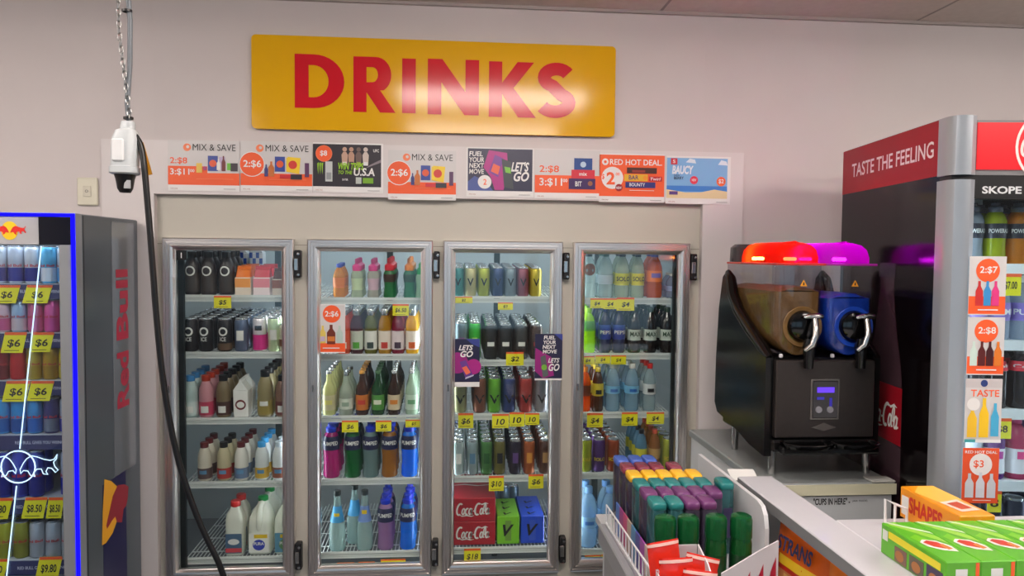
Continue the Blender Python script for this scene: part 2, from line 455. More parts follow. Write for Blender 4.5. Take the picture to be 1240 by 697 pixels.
def pr_at(p, z):
    for (r0_, z0), (r1, z1) in zip(p, p[1:]):
        if z0 <= z <= z1 and z1 > z0: return r0_ + (r1 - r0_) * (z - z0) / (z1 - z0)
    return p[-1][0]
def band(p, H, R, a, b):
    q = [(pr_at(p, a), a)] + [x for x in p if a < x[1] < b] + [(pr_at(p, b), b)]
    return lathe(tuple((round(r * R + .0007, 5), round(z * H, 5)) for r, z in q), 16)
SILVER = mat((200, 202, 204), .25, .9)
def product(kind, H, R, body, cap, label=None, lz=(.2, .5), emblem=None, second=None):
    return dict(kind=kind, H=H, R=R, body=body, cap=cap, label=label, lz=lz, emblem=emblem, second=second)
def build_parts(t, sp, front=True):
    p, c = PROF[sp['kind']]; H, R = sp['H'], sp['R']
    sc = lambda q: tuple((round(r * R, 5), round(z * H, 5)) for r, z in q)
    obj('body', lathe(sc(p), 16), sp['body'], t)
    obj('lid' if sp['kind'] == 'can' else 'cap', lathe(sc(c), 14), sp['cap'], t)
    if sp['label'] is not None: obj('label_band', band(p, H, R, *sp['lz']), sp['label'], t)
    if sp['second'] is not None:
        m2, a, b = sp['second']; obj('colour_band', band(p, H, R, a, b), m2, t)
    e = sp['emblem']
    if front and e:
        zc = e[2] * H; rr = R * max(pr_at(p, e[2]), .5) + .0016
        if e[0] == 't': obj('lettering', textm(e[1], e[3] * 2 * R, e[4] * H, .02, 0, rr), e[5], t, (0, 0, zc))
        elif e[0] == 'p': obj('emblem', patch(round(rr, 5), -e[4] * H / 2, e[4] * H / 2, e[3]), e[5], t, (0, 0, zc))
        elif e[0] == 'o':
            bm = bmesh.new(); n = 16; A = []
            for i in range(n):
                for k in (1, e[6]):
                    x = cos(2 * pi * i / n) * e[3] * R * k; z = sin(2 * pi * i / n) * e[3] * R * k
                    ta = x / rr - pi / 2; A.append(bm.verts.new((rr * cos(ta), rr * sin(ta), z)))
            for i in range(n):
                j = (i + 1) % n; bm.faces.new((A[2 * i], A[2 * j], A[2 * j + 1], A[2 * i + 1]))
            obj('emblem', finish(bm, 'ring'), e[5], t, (0, 0, zc))
            if e[0] == 'o' and len(e) > 7: obj('lettering', textm(e[7], e[3] * R * 1.3, e[3] * R * .9, .02, 0, rr + .0004), e[5], t, (0, 0, zc - e[3] * R * 1.7))
# ---- non-round products
def carton(t, w_, d_, h_, body, top, front, gable=False):
    obj('body', boxm(w_, d_, h_ * (.72 if gable else .62), .003), body, t)
    if gable:
        z0, z1, z2 = h_ * .72, h_ * .93, h_
        obj('gable_top', prism_m([[(-w_ / 2, z0), (w_ / 2, z0), (.006, z1), (.004, z2), (-.004, z2), (-.006, z1)]], -d_ / 2, d_ / 2), top, t)
        obj('emblem', prism_m([ell(0, 0, w_ * .36, w_ * .36, 0, 348, 18)], 0, 0), front, t, (0, -d_ / 2 - .001, h_ * .34))
        obj('emblem_centre', prism_m([ell(0, 0, w_ * .26, w_ * .22, 0, 348, 18)], 0, 0), body, t, (0, -d_ / 2 - .0016, h_ * .34))
    else:
        obj('carton_top', loft_m([(h_ * .62, w_ / 2 - .002, d_ / 2 - .002), (h_ * .88, w_ / 2 - .006, d_ / 2 - .016), (h_ * .9, w_ / 2 - .004, .004), (h_, w_ / 2 - .004, .003)], 16, 8), top, t)
        obj('label_band', boxm(round(w_ * .98, 4), .001, round(h_ * .3, 4)), front, t, (0, -d_ / 2 - .0004, h_ * .28))
_jug = {}
def jug(t, H, cap, lab, lab2):
    if 'b' not in _jug:
        _jug['b'] = loft_m([(0, .046, .05), (.006, .05, .055), (H * .55, .05, .055), (H * .66, .047, .05, 0, .004), (H * .78, .036, .036, 0, .016), (H * .86, .022, .022, 0, .026), (H * .92, .018, .018, 0, .028)], 24, 4.5)
        _jug['h'] = sweep_m([(0, .018, H * .88), (0, -.006, H * .9), (0, -.032, H * .84), (0, -.046, H * .70), (0, -.05, H * .56), (0, -.045, H * .46)], [.011, .013, .013, .013, .014, .012], 10)
        _jug['c'] = lathe(((.021, H * .92), (.022, H * .925), (.022, H * .99), (.019, H), (0, H)), 16)
    m_ = mat((236, 238, 226), .35, trans=.25)
    obj('body', _jug['b'], m_, t); obj('handle', _jug['h'], m_, t); obj('cap', _jug['c'], cap, t, (0, .028, 0))
    o = obj('label_band', boxm(.085, .001, .085), lab, t, (0, -.0562, .012))
    obj('emblem', prism_m([ell(0, 0, .026, .024, 0, 348, 18)], 0, 0), lab2, o, (0, -.0012, .034))
    obj('lettering', textm('PURA', .044, .014, .03), WHITE, o, (0, -.0018, .04))
    obj('colour_band', boxm(.056, .001, .016), mat((225, 190, 20), .5), o, (.008, -.0008, .064))
def square_bottle(t, H, cap, lab, lab2):
    if 'sq' not in _jug:
        _jug['sq'] = loft_m([(0, .034, .034), (.006, .038, .038), (H * .66, .038, .038), (H * .76, .033, .033), (H * .86, .02, .02), (H * .9, .017, .017)], 24, 5)
        _jug['sc'] = lathe(((.020, H * .89), (.021, H * .9), (.021, H * .985), (.018, H), (0, H)), 16)
    obj('body', _jug['sq'], mat((236, 238, 226), .35, trans=.25), t); obj('cap', _jug['sc'], cap, t)
    o = obj('label_band', boxm(.068, .001, .085), lab, t, (0, -.0392, .014))
    obj('emblem', prism_m([ell(0, 0, .024, .013, 0, 348, 18)], 0, 0), WHITE, o, (0, -.0012, .05))
    obj('colour_band', boxm(.068, .001, .018), lab2, o, (0, -.0008, .004))

def P(*c, **k): return mat(tuple(c), **k)
wc = lambda *c: mat(tuple(c), .12, alpha=.62, trans=.35)       # tinted liquid in clear plastic
wg = lambda *c: mat(tuple(c), .08, alpha=.34)                  # clear bottle
cl = lambda *c: mat(tuple(c), .35)
mt = lambda *c: mat(tuple(c), .3, .45)                         # printed metal can
DK = cl(22, 20, 24); NAVY = cl(22, 26, 66); BLUECAP = cl(24, 52, 190); WL = cl(225, 225, 220)
def can(H, R, c, em=None, band_=None, lz=(.1, .4)): return product('can', H, R, mt(*c), SILVER, band_, lz, em)
ringE = ('o', 0, .62, .62, 0, WL, .62, 'ICE')
Vem = ('t', 'V', .5, .55, .26, INK)
darkcoffee = product('milk', .185, .0325, cl(44, 34, 36), DK, cl(58, 48, 44), (.08, .5), ('o', 0, .56, .66, 0, WL, .7))
# column list: (pixel x of the front item, kind name, words, category, spec or builder, rows)
C_ = []
def shelf(d, s, cols): C_.append((d, s, cols))
iced = lambda c, cap, lab: product('milk', .18, .031, mat(c, .3, trans=.2), cap, lab, (.06, .38), ('p', 0, .2, .5, .16, WL))
juice = lambda c, lab, e: product('juice', .195, .0275, wc(*c), SILVER, cl(*lab), (.1, .52), ('p', 0, .2, .5, .14, cl(*e)))
pump = lambda c: product('pump', .235, .0355, wc(*c), BLUECAP, NAVY, (.53, .78), ('t', 'PUMPED', .66, 1.0, .075, WL))
beer = lambda c, lab, e, cap=SILVER: product('beer', .195, .0275, mat(c, .1, alpha=.85), cap, cl(*lab), (.12, .46), ('p', 0, .3, .6, .1, cl(*e)))
spt = lambda c, cap, lab: product('sport', .168, .0265, wc(*c), cap, lab, (.2, .5), None)
shelf(0, 0, [(234, 'iced_coffee_bottle', 'dark iced coffee bottle', 'bottle', darkcoffee, 5), (253.5, 'iced_coffee_bottle', 'dark iced coffee bottle', 'bottle', darkcoffee, 5), (275.5, 'iced_coffee_bottle', 'dark iced coffee bottle', 'bottle', darkcoffee, 3),
  (296.5, 'drink_carton', 'small orange-topped carton', 'carton', ('c', .066, .066, .125, cl(235, 220, 205), cl(235, 120, 40), cl(240, 160, 90), 0), 3),
  (319, 'drink_carton', 'small red-topped carton', 'carton', ('c', .07, .066, .125, cl(236, 215, 215), cl(205, 50, 60), cl(230, 130, 140), 0), 3),
  (339, 'drink_carton', 'small brown-topped carton', 'carton', ('c', .05, .066, .115, cl(220, 205, 190), cl(90, 50, 40), cl(150, 90, 70), 0), 3)])
cofcan = can(.142, .031, (26, 24, 30), ringE)
shelf(0, 1, [(231, 'coffee_can', 'black can with white ring emblem', 'can', cofcan, 6), (250, 'coffee_can', 'black can with white ring emblem', 'can', cofcan, 6), (273, 'coffee_can', 'black can with tan band', 'can', can(.142, .031, (26, 24, 30), ringE, cl(90, 66, 44), (.06, .26)), 6),
  (293, 'coffee_can', 'grey-blue coffee can', 'can', can(.142, .029, (96, 110, 138), ('p', 0, .5, .5, .3, WL)), 6), (315, 'drink_can', 'white can with magenta foot', 'can', can(.148, .029, (226, 216, 220), ('p', 0, .7, .5, .14, DK), cl(206, 40, 130), (.06, .5)), 6),
  (333, 'drink_can', 'pale green and white can', 'can', can(.148, .028, (206, 226, 180), ('p', 0, .5, .5, .3, WL)), 6), (346, 'drink_can', 'cream can with brown band', 'can', can(.12, .026, (225, 215, 200), None, cl(120, 70, 50), (.2, .45)), 4)])
shelf(0, 2, [(231, 'milk_drink_bottle', 'pale mint bottle, blue cap', 'bottle', iced((186, 208, 206), cl(60, 130, 190), cl(200, 215, 212)), 4), (249.5, 'milk_drink_bottle', 'pink milk bottle, red cap', 'bottle', iced((214, 150, 160), cl(180, 60, 40), cl(190, 60, 90)), 5),
  (270.5, 'milk_drink_bottle', 'brown milk bottle, dark cap', 'bottle', iced((128, 112, 84), DK, cl(70, 40, 36)), 5), (293.5, 'milk_carton', 'white gable-top milk carton', 'carton', ('c', .062, .062, .165, cl(232, 230, 226), cl(225, 225, 222), cl(110, 40, 40), 1), 2),
  (321.5, 'milk_drink_bottle', 'tan milk bottle, dark cap', 'bottle', product('milk', .2, .034, mat((152, 138, 96), .3, trans=.2), DK, cl(150, 130, 60), (.06, .36), ('p', 0, .3, .5, .1, WL)), 5), (342, 'milk_drink_bottle', 'cocoa milk bottle, dark cap', 'bottle', iced((140, 104, 84), DK, cl(110, 50, 44)), 5)])
mlk = lambda c, cap, lab: product('milk', .165, .0295, mat(c, .3, trans=.2), cap, lab, (.06, .34), ('p', 0, .24, .5, .1, cl(90, 140, 180)))
MAR = cl(96, 30, 34)
shelf(0, 3, [(247.5, 'milk_drink_bottle', 'cream milk bottle, maroon cap', 'bottle', mlk((226, 218, 200), MAR, cl(90, 70, 70)), 3), (270.5, 'milk_drink_bottle', 'coffee milk bottle, black cap', 'bottle', mlk((206, 196, 160), DK, cl(170, 50, 44)), 3), (292, 'milk_drink_bottle', 'white milk bottle, maroon cap', 'bottle', mlk((228, 226, 218), MAR, cl(100, 120, 150)), 4),
  (316.5, 'milk_drink_bottle', 'white milk bottle, blue cap', 'bottle', mlk((222, 228, 228), cl(60, 160, 225), cl(210, 170, 60)), 4), (338, 'milk_drink_bottle', 'white milk bottle, pale cap', 'bottle', mlk((222, 226, 226), cl(200, 215, 225), cl(140, 80, 60)), 4)])
RED = cl(205, 40, 38); GRN = cl(30, 140, 70)
shelf(0, 4, [(284, 'milk_bottle', 'square white milk bottle, red cap', 'milk', ('s', .235, RED, cl(70, 100, 130), cl(200, 60, 70)), 2), (314, 'milk_jug', 'large white milk jug, green cap', 'milk', ('j', .235, GRN, cl(232, 232, 226), cl(40, 60, 170)), 3), (345.5, 'milk_jug', 'white milk jug beside door frame', 'milk', ('j', .235, GRN, cl(90, 150, 180), cl(90, 140, 90)), 2)])
PK = cl(226, 40, 130)
shelf(1, 0, [(411, 'juice_bottle', 'amber juice bottle, blue cap', 'bottle', product('pet', .145, .026, wc(230, 160, 40), cl(60, 80, 190), cl(220, 120, 40), (.3, .6)), 3), (432.5, 'juice_bottle', 'pale juice bottle, pink cap', 'bottle', spt((208, 222, 190), PK, cl(190, 206, 160)), 3), (452, 'juice_bottle', 'pale juice bottle, pink cap', 'bottle', spt((216, 210, 190), PK, cl(200, 160, 170)), 3),
  (472, 'sports_bottle', 'green bottle, red cap', 'bottle', product('sport', .172, .027, cl(30, 110, 60), cl(235, 60, 76), cl(70, 50, 44), (.4, .6)), 4), (496, 'sports_bottle', 'green bottle, orange cap', 'bottle', product('sport', .172, .027, cl(30, 110, 70), cl(245, 140, 30), cl(40, 70, 50), (.4, .6)), 4), (509, 'sports_bottle', 'green-capped bottle', 'bottle', product('sport', .15, .02, cl(150, 190, 160), cl(40, 170, 90), None), 3)])
shelf(1, 1, [(417, 'juice_bottle', 'orange juice bottle', 'bottle', juice((230, 90, 40), (220, 90, 60), (230, 220, 200)), 4), (432.5, 'juice_bottle', 'plum juice bottle, green label', 'bottle', juice((110, 50, 66), (206, 214, 200), (90, 170, 60)), 5), (449, 'juice_bottle', 'green juice bottle, white label', 'bottle', juice((140, 140, 50), (222, 222, 214), (40, 60, 60)), 5), (466.5, 'juice_bottle', 'golden juice bottle, red label', 'bottle', juice((226, 170, 50), (226, 214, 200), (200, 60, 50)), 5), (482.5, 'juice_bottle', 'berry juice bottle', 'bottle', juice((176, 50, 84), (226, 210, 214), (70, 50, 70)), 5), (499.5, 'juice_bottle', 'yellow juice bottle, orange label', 'bottle', juice((245, 196, 20), (236, 226, 214), (226, 100, 40)), 5)])
shelf(1, 2, [(399, 'soft_drink_bottle', 'pale lime glass bottle', 'bottle', beer((206, 206, 140), (200, 190, 150), (220, 210, 120)), 6), (419.5, 'soft_drink_bottle', 'clear glass bottle', 'bottle', product('beer', .185, .03, wc(206, 216, 200), SILVER, cl(206, 214, 200), (.15, .4), ('p', 0, .27, .5, .1, cl(150, 170, 150))), 3), (438.5, 'soft_drink_bottle', 'brown bottle, orange label', 'bottle', beer((70, 36, 20), (196, 110, 40), (190, 50, 40), cl(216, 150, 60)), 6), (458, 'soft_drink_bottle', 'green bottle, green label', 'bottle', beer((36, 76, 40), (80, 140, 60), (220, 220, 200), cl(60, 100, 60)), 6), (477.5, 'soft_drink_bottle', 'brown bottle, white label', 'bottle', beer((60, 36, 26), (210, 190, 160), (216, 130, 50)), 6), (499, 'soft_drink_bottle', 'pale green glass bottle', 'bottle', beer((176, 200, 176), (190, 210, 190), (110, 160, 120)), 6)])
shelf(1, 3, [(401, 'water_bottle', 'magenta drink bottle, navy label', 'bottle', pump((190, 20, 130)), 3), (427, 'water_bottle', 'green drink bottle, navy label', 'bottle', pump((20, 130, 60)), 3), (449, 'water_bottle', 'clear drink bottle, navy label', 'bottle', pump((140, 170, 170)), 3), (472, 'water_bottle', 'amber drink bottle, navy label', 'bottle', pump((200, 130, 30)), 3), (496, 'water_bottle', 'bright blue drink bottle, navy label', 'bottle', pump((20, 130, 240)), 3)])
sch = product('neck', .262, .036, wg(196, 222, 220), cl(30, 40, 40), cl(70, 160, 215), (.48, .74), ('p', 0, .6, .5, .07, cl(225, 190, 30)))
shelf(1, 4, [(408, 'mixer_bottle', 'clear mixer bottle, blue neck label', 'bottle', sch, 1), (427, 'mixer_bottle', 'clear mixer bottle, blue neck label', 'bottle', sch, -2), (442, 'mixer_bottle', 'clear mixer bottle, yellow badge', 'bottle', product('neck', .262, .036, wg(196, 222, 220), cl(30, 40, 40), cl(110, 140, 200), (.48, .74), ('p', 0, .64, .5, .08, cl(225, 190, 30))), 1), (467, 'water_bottle', 'pale pink drink bottle, navy label', 'bottle', pump((196, 150, 200)), 3), (495, 'water_bottle', 'blue drink bottle, clear label', 'bottle', pump((40, 140, 235)), 3)])
c5 = lambda c, e=Vem: can(.128, .0262, c, e)
shelf(2, 0, [(554, 'energy_can', 'teal energy can', 'can', c5((60, 130, 130)), 6), (569, 'energy_can', 'cream energy can', 'can', c5((196, 190, 140)), 6), (585, 'energy_can', 'lime energy can', 'can', c5((170, 180, 60)), 6), (602, 'energy_can', 'navy energy can', 'can', c5((50, 66, 110)), 6), (617, 'energy_can', 'grey-blue energy can', 'can', c5((120, 136, 146)), 6), (632, 'energy_can', 'plum red energy can', 'can', c5((140, 70, 84)), 6), (648, 'energy_can', 'yellow energy can', 'can', c5((196, 176, 60)), 6)])
clawE = ('t', 'M', .5, .9, .3, cl(110, 170, 60))
shelf(2, 1, [(559, 'energy_can', 'tall grey energy can', 'can', can(.165, .029, (110, 130, 140), ('p', 0, .5, .4, .2, cl(140, 90, 150))), 5), (575, 'energy_can', 'tall bright green can', 'can', can(.165, .027, (60, 190, 60), ('p', 0, .5, .4, .2, cl(170, 230, 90))), 6), (594, 'energy_can', 'black energy can', 'can', can(.155, .03, (44, 48, 52), ('p', 0, .45, .5, .12, WL)), 6), (612, 'energy_can', 'black energy can', 'can', can(.155, .03, (44, 48, 52), ('p', 0, .45, .5, .12, WL)), 6), (631, 'energy_can', 'charcoal energy can', 'can', can(.155, .03, (64, 66, 68), ('p', 0, .45, .5, .12, WL)), 6), (649, 'energy_can', 'dark brown energy can', 'can', can(.155, .029, (74, 62, 60), ('p', 0, .45, .5, .12, cl(160, 60, 60))), 6)])
c6 = lambda c, e=('t', 'V', .4, .8, .24, INK): can(.158, .0295, c, e)
shelf(2, 2, [(558, 'energy_can', 'pale olive energy can', 'can', c6((150, 150, 110)), 5), (581, 'energy_can', 'brown red energy can', 'can', c6((130, 80, 60)), 5), (599, 'energy_can', 'vivid green energy can', 'can', c6((110, 180, 50)), 6), (617, 'energy_can', 'dark blue energy can', 'can', c6((50, 60, 110)), 6), (637, 'energy_can', 'red energy can', 'can', c6((170, 60, 56)), 6), (656, 'energy_can', 'pale grey energy can', 'can', c6((140, 140, 146)), 5)])
c7 = lambda c, b_=None: can(.155, .0262, c, ('p', 0, .5, .45, .3, b_ or WL))
shelf(2, 3, [(556, 'slim_can', 'silver slim can', 'can', c7((170, 186, 186)), 7), (573, 'slim_can', 'pale grey slim can', 'can', c7((150, 166, 170), cl(90, 130, 160)), 7), (590, 'slim_can', 'green slim can', 'can', c7((80, 130, 70), cl(40, 90, 40)), 7), (606, 'slim_can', 'gold and black slim can', 'can', c7((110, 104, 50), DK), 7), (625, 'slim_can', 'black purple slim can', 'can', c7((44, 36, 52), cl(90, 60, 120)), 6), (642, 'slim_can', 'orange red slim can', 'can', c7((170, 90, 50), cl(210, 140, 60)), 7), (661, 'slim_can', 'brown slim can', 'can', c7((90, 60, 50), cl(170, 130, 80)), 7)])
big = lambda c, cap, lab, e=None, lz=(.34, .62), H=.205, R=.034: product('pet', H, R, c, cap, lab, lz, e)
shelf(3, 0, [(712, 'soft_drink_bottle', 'clear bottle with brown badge', 'bottle', big(wg(206, 222, 222), DK, None, ('o', 0, .62, .8, 0, cl(110, 60, 30), .05)), 2), (732, 'soft_drink_bottle', 'clear bottle, pale label', 'bottle', big(wg(206, 222, 222), cl(50, 90, 80), cl(180, 190, 200), None, (.3, .5)), 2), (752, 'soft_drink_bottle', 'clear bottle, yellow label', 'bottle', big(wg(214, 226, 206), DK, cl(196, 190, 40), ('t', 'SOLO', .42, 1.0, .1, INK), (.28, .54)), 2), (771, 'soft_drink_bottle', 'clear bottle, yellow label', 'bottle', big(wg(214, 226, 206), DK, cl(210, 196, 30), ('t', 'SOLO', .42, 1.0, .1, INK), (.28, .54), R=.03), 2), (791, 'soft_drink_bottle', 'orange bottle, purple cap', 'bottle', big(wc(240, 110, 20), cl(90, 80, 190), cl(236, 120, 40), ('p', 0, .5, .6, .1, cl(120, 90, 170)), (.36, .6), R=.036), 2), (813, 'soft_drink_bottle', 'short clear lilac bottle', 'bottle', big(wg(190, 200, 226), WL, cl(160, 170, 210), None, (.3, .5), .11, .03), 2)])
cola = big(mat((28, 20, 18), .12, coat=.3), cl(40, 60, 40), cl(196, 206, 196), ('t', 'MAX', .42, .85, .1, cl(40, 70, 50)), (.28, .52), .205, .0305)
pep = big(mat((30, 36, 76), .12, coat=.3), cl(30, 50, 130), cl(34, 60, 150), ('t', 'PEPSI', .46, .95, .08, WL), (.3, .62), .205, .029)
shelf(3, 1, [(712, 'soft_drink_bottle', 'lime green bottle', 'bottle', big(wc(190, 240, 20), cl(160, 220, 30), cl(80, 150, 50), None, (.5, .72), .2, .033), 3), (732, 'soft_drink_bottle', 'navy cola bottle', 'bottle', pep, 4), (749, 'soft_drink_bottle', 'navy cola bottle', 'bottle', pep, 4), (768, 'soft_drink_bottle', 'dark cola bottle, white label', 'bottle', cola, 4), (787, 'soft_drink_bottle', 'dark cola bottle, white label', 'bottle', cola, 4), (807, 'soft_drink_bottle', 'dark cola bottle, white label', 'bottle', cola, 4)])
wat = big(wg(170, 206, 226), WL, cl(120, 180, 215), ('p', 0, .45, .5, .06, cl(40, 100, 180)), (.38, .54), .215, .033)
shelf(3, 2, [(709, 'soft_drink_bottle', 'orange bottle, brown badge', 'bottle', big(wc(230, 110, 40), cl(240, 140, 30), cl(110, 60, 40), None, (.36, .6), .2, .026), 3), (724, 'soft_drink_bottle', 'amber bottle, yellow label', 'bottle', big(mat((70, 40, 26), .15), cl(230, 200, 30), cl(210, 190, 60), ('p', 0, .45, .5, .1, DK), (.36, .64), .2, .026), 3), (743, 'water_bottle', 'clear blue water bottle', 'bottle', wat, 3), (766, 'water_bottle', 'clear blue water bottle', 'bottle', wat, 3), (787, 'water_bottle', 'clear water bottle, red cap', 'bottle', big(wg(190, 210, 216), cl(215, 40, 40), cl(210, 214, 214), ('p', 0, .45, .5, .08, DK), (.36, .58), .215, .029), 3)])
c8 = lambda c: can(.15, .0285, c, ('t', 'SOLO', .4, .95, .1, cl(225, 200, 40)))
shelf(3, 3, [(711, 'soft_drink_can', 'lime soft drink can', 'can', c8((150, 160, 40)), 5), (727, 'soft_drink_can', 'purple soft drink can', 'can', c8((84, 50, 120)), 5), (744, 'soft_drink_can', 'rust red soft drink can', 'can', c8((150, 70, 44)), 5), (778, 'soft_drink_bottle', 'blue and yellow bottle', 'bottle', big(wc(120, 170, 200), DK, cl(206, 200, 60), None, (.3, .55), .19, .027), 4), (794, 'soft_drink_bottle', 'amber orange bottle', 'bottle', big(wc(176, 110, 40), cl(200, 80, 50), cl(190, 150, 90), None, (.3, .55), .19, .027), 4), (811, 'soft_drink_can', 'yellow green soft drink can', 'can', c8((160, 170, 40)), 5)])
w2 = big(wg(176, 214, 240), cl(120, 170, 225), cl(150, 200, 240), ('p', 0, .42, .5, .06, cl(60, 120, 200)), (.34, .52), .27, .042)
shelf(3, 4, [(716, 'water_bottle', 'large pale blue water bottle', 'bottle', w2, 2), (742, 'water_bottle', 'large pale blue water bottle', 'bottle', w2, 2), (768, 'water_bottle', 'large pale blue water bottle', 'bottle', w2, 1)])
FRONTY = 3.247
def place_column(ci, d, s, col):
    px, nm, words_, cat, sp, rows = col
    behind = rows < 0; rows = abs(rows)
    z = SHZ[d][s] + .0006
    if isinstance(sp, dict): dep = sp['R'] * 2 + (.008 if sp['kind'] == 'can' else .004); rad = sp['R']
    elif sp[0] == 'c': dep = sp[2] + .004; rad = sp[2] / 2
    elif sp[0] == 's': dep = .082; rad = .04
    else: dep = .12; rad = .062
    x = onY(px, 400, FRONTY + .03).x
    for k in range(rows):
        if behind and k == 0: continue
        y = FRONTY + rad + k * dep
        jx = random.uniform(-.0012, .0012)
        row = 'front row' if k == 0 else ORD[k] + ' row'
        lab = '%s, column %s, %s, %s shelf, %s cooler door' % (words_, ('one', 'two', 'three', 'four', 'five', 'six', 'seven')[ci], row, SHN[s], ORD[d])
        t = thing(nm, lab, cat, (x + jx, y, z + (y - 3.236) * tan(TILT[s])), 0, 'drinks on %s shelf of %s cooler door' % (SHN[s], ORD[d])); t.rotation_euler = (TILT[s], 0, 0)
        if isinstance(sp, dict): build_parts(t, sp, k == 0)
        elif sp[0] == 'c': carton(t, sp[1], sp[2], sp[3], sp[4], sp[5], sp[6], sp[7])
        elif sp[0] == 's': square_bottle(t, *sp[1:])
        else: jug(t, *sp[1:])
for d, s, cols in C_:
    for ci, col in enumerate(cols): place_column(ci, d, s, col)
# blue check cartons standing at the back of the first top shelf
for k, (px, py_) in enumerate([(293, 3.56), (312, 3.56)]):
    x = onY(px, 330, py_).x
    t = thing('milk_carton', 'blue and white checked carton, %s one at the back of the first top shelf' % ('left', 'right')[k], 'carton', (x, py_, SHZ[0][0] + .018), 0, 'checked cartons')
    obj('body', boxm(.062, .062, .165, .003), cl(225, 230, 235), t)
    obj('gable_top', prism_m([[(-.031, .165), (.031, .165), (.005, .20), (-.005, .20)]], -.031, .031), cl(225, 230, 235), t)
    for a in range(4):
        for b in range(6):
            if (a + b) % 2: obj('check_print', boxm(.0145, .0006, .026), cl(50, 90, 190), t, (-.0225 + .015 * a, -.0314, .006 + .027 * b))

# cartons of cans on the bottom shelf of the third door
def can_pack(label, x0, x1, y0, y1, z0, z1, c, kind, group):
    w_, d_, h_ = x1 - x0, y1 - y0, z1 - z0
    t = thing('can_carton', label, 'carton', ((x0 + x1) / 2, (y0 + y1) / 2, z0), 0, group)
    obj('box', boxm(round(w_, 4), round(d_, 4), round(h_, 4), .003), c, t)
    if kind == 'coke':
        obj('lettering', script_logo(round(w_ * .82, 4), round(h_ * .52, 4)), WL, t, (0, -d_ / 2 - .001, h_ * .52))
        obj('swoosh', prism_m([ribbon([(-w_ / 2 + .002, 0), (-w_ * .2, .012), (w_ * .1, -.01), (w_ / 2 - .002, .004)], [.003, .006, .006, .002])], 0, 0), WL, t, (0, 0, h_ + .0012), (-pi / 2, 0, 0))
    else:
        obj('lettering', textm('V', w_ * .5, h_ * .42, .03, .3), INK, t, (0, -d_ / 2 - .001, h_ * .5))
        obj('panel_print', prism_m([[(-w_ * .14, h_ * .12), (w_ * .14, h_ * .12), (w_ * .14, h_ * .85), (-w_ * .14, h_ * .85)]], 0, 0), kind, t, (0, -d_ / 2 - .0006, 0))
        for q in range(3):
            o = obj('lettering', textm('V', w_ * .42, .03, .03, .3), INK, t); o.matrix_local = Matrix.Translation((0, -d_ / 2 + .035 + q * .075, h_ + .001)) @ TOPM.to_4x4()
z = SHZ[2][4] + .009; cx0, cx1 = onY(548, 640, 3.25).x, onY(600, 640, 3.25).x
CR = mat((168, 26, 40), .4)
can_pack('red can carton with white script, lower of the stacked pair', cx0, cx1, 3.25, 3.62, z, z + .105, CR, 'coke', 'can cartons')
can_pack('red can carton with white script, upper of the stacked pair', cx0, cx1, 3.25, 3.62, z + .106, z + .211, CR, 'coke', 'can cartons')
gx0, gx1 = onY(602, 640, 3.25).x, onY(629, 640, 3.25).x
can_pack('lime green can carton between red and blue cartons', gx0, gx1, 3.252, 3.5, z, z + .125, mat((120, 190, 40), .4), cl(110, 150, 60), 'can cartons')
bx0, bx1 = onY(631, 640, 3.25).x, onY(659, 640, 3.25).x
can_pack('blue can carton beside lime green carton', bx0, bx1, 3.254, 3.53, z, z + .125, mat((36, 76, 200), .4), cl(60, 90, 200), 'can cartons')
for k in range(3):
    x = gx0 + .02 + k * .001
    t = thing('drink_can', 'clear-wrapped can standing behind the lime carton, %s one' % ('left', 'middle', 'right')[k], 'can', (gx0 + .006 + k * .048, 3.56, z), 0, 'cans behind the cartons')
    build_parts(t, can(.17, .0235, (110, 130, 150), None), False)

# price tickets on the shelf rails
def ticket(label, x0, y0, x1, y1, txt, yp, group, head=True, fold=None):
    a = onY(x0, y0, yp); b = onY(x1, y1, yp); w_ = max(b.x - a.x, .02); h_ = max(a.z - b.z, .015)
    t = thing('price_ticket', label, 'price ticket', ((a.x + b.x) / 2, yp, b.z), 0, group)
    sk = (fold or 0) * w_
    card = prism_m([[(-w_ / 2 - sk, 0), (w_ / 2 - sk, 0), (w_ / 2, h_), (-w_ / 2, h_)]], 0, .0008)
    obj('card', card, YELLOW, t)
    if head: obj('header_strip', prism_m([[(-w_ / 2 - .0, h_ * .86), (w_ / 2, h_ * .86), (w_ / 2, h_), (-w_ / 2, h_)]], -.0004, -.0004), ORANGE, t)
    if txt:
        obj('lettering', textm(txt, min(w_ * .7, h_ * .55 * len(txt) * .55), h_ * .42, .02, .15), INK, t, (-sk * .5, -.0008, h_ * .45))
        obj('small_print', prism_m([[(-w_ * .38 - sk * .8, h_ * .1), (w_ * .3 - sk * .8, h_ * .1), (w_ * .3 - sk * .8, h_ * .13), (-w_ * .38 - sk * .8, h_ * .13)]], -.0006, -.0006), INK, t)
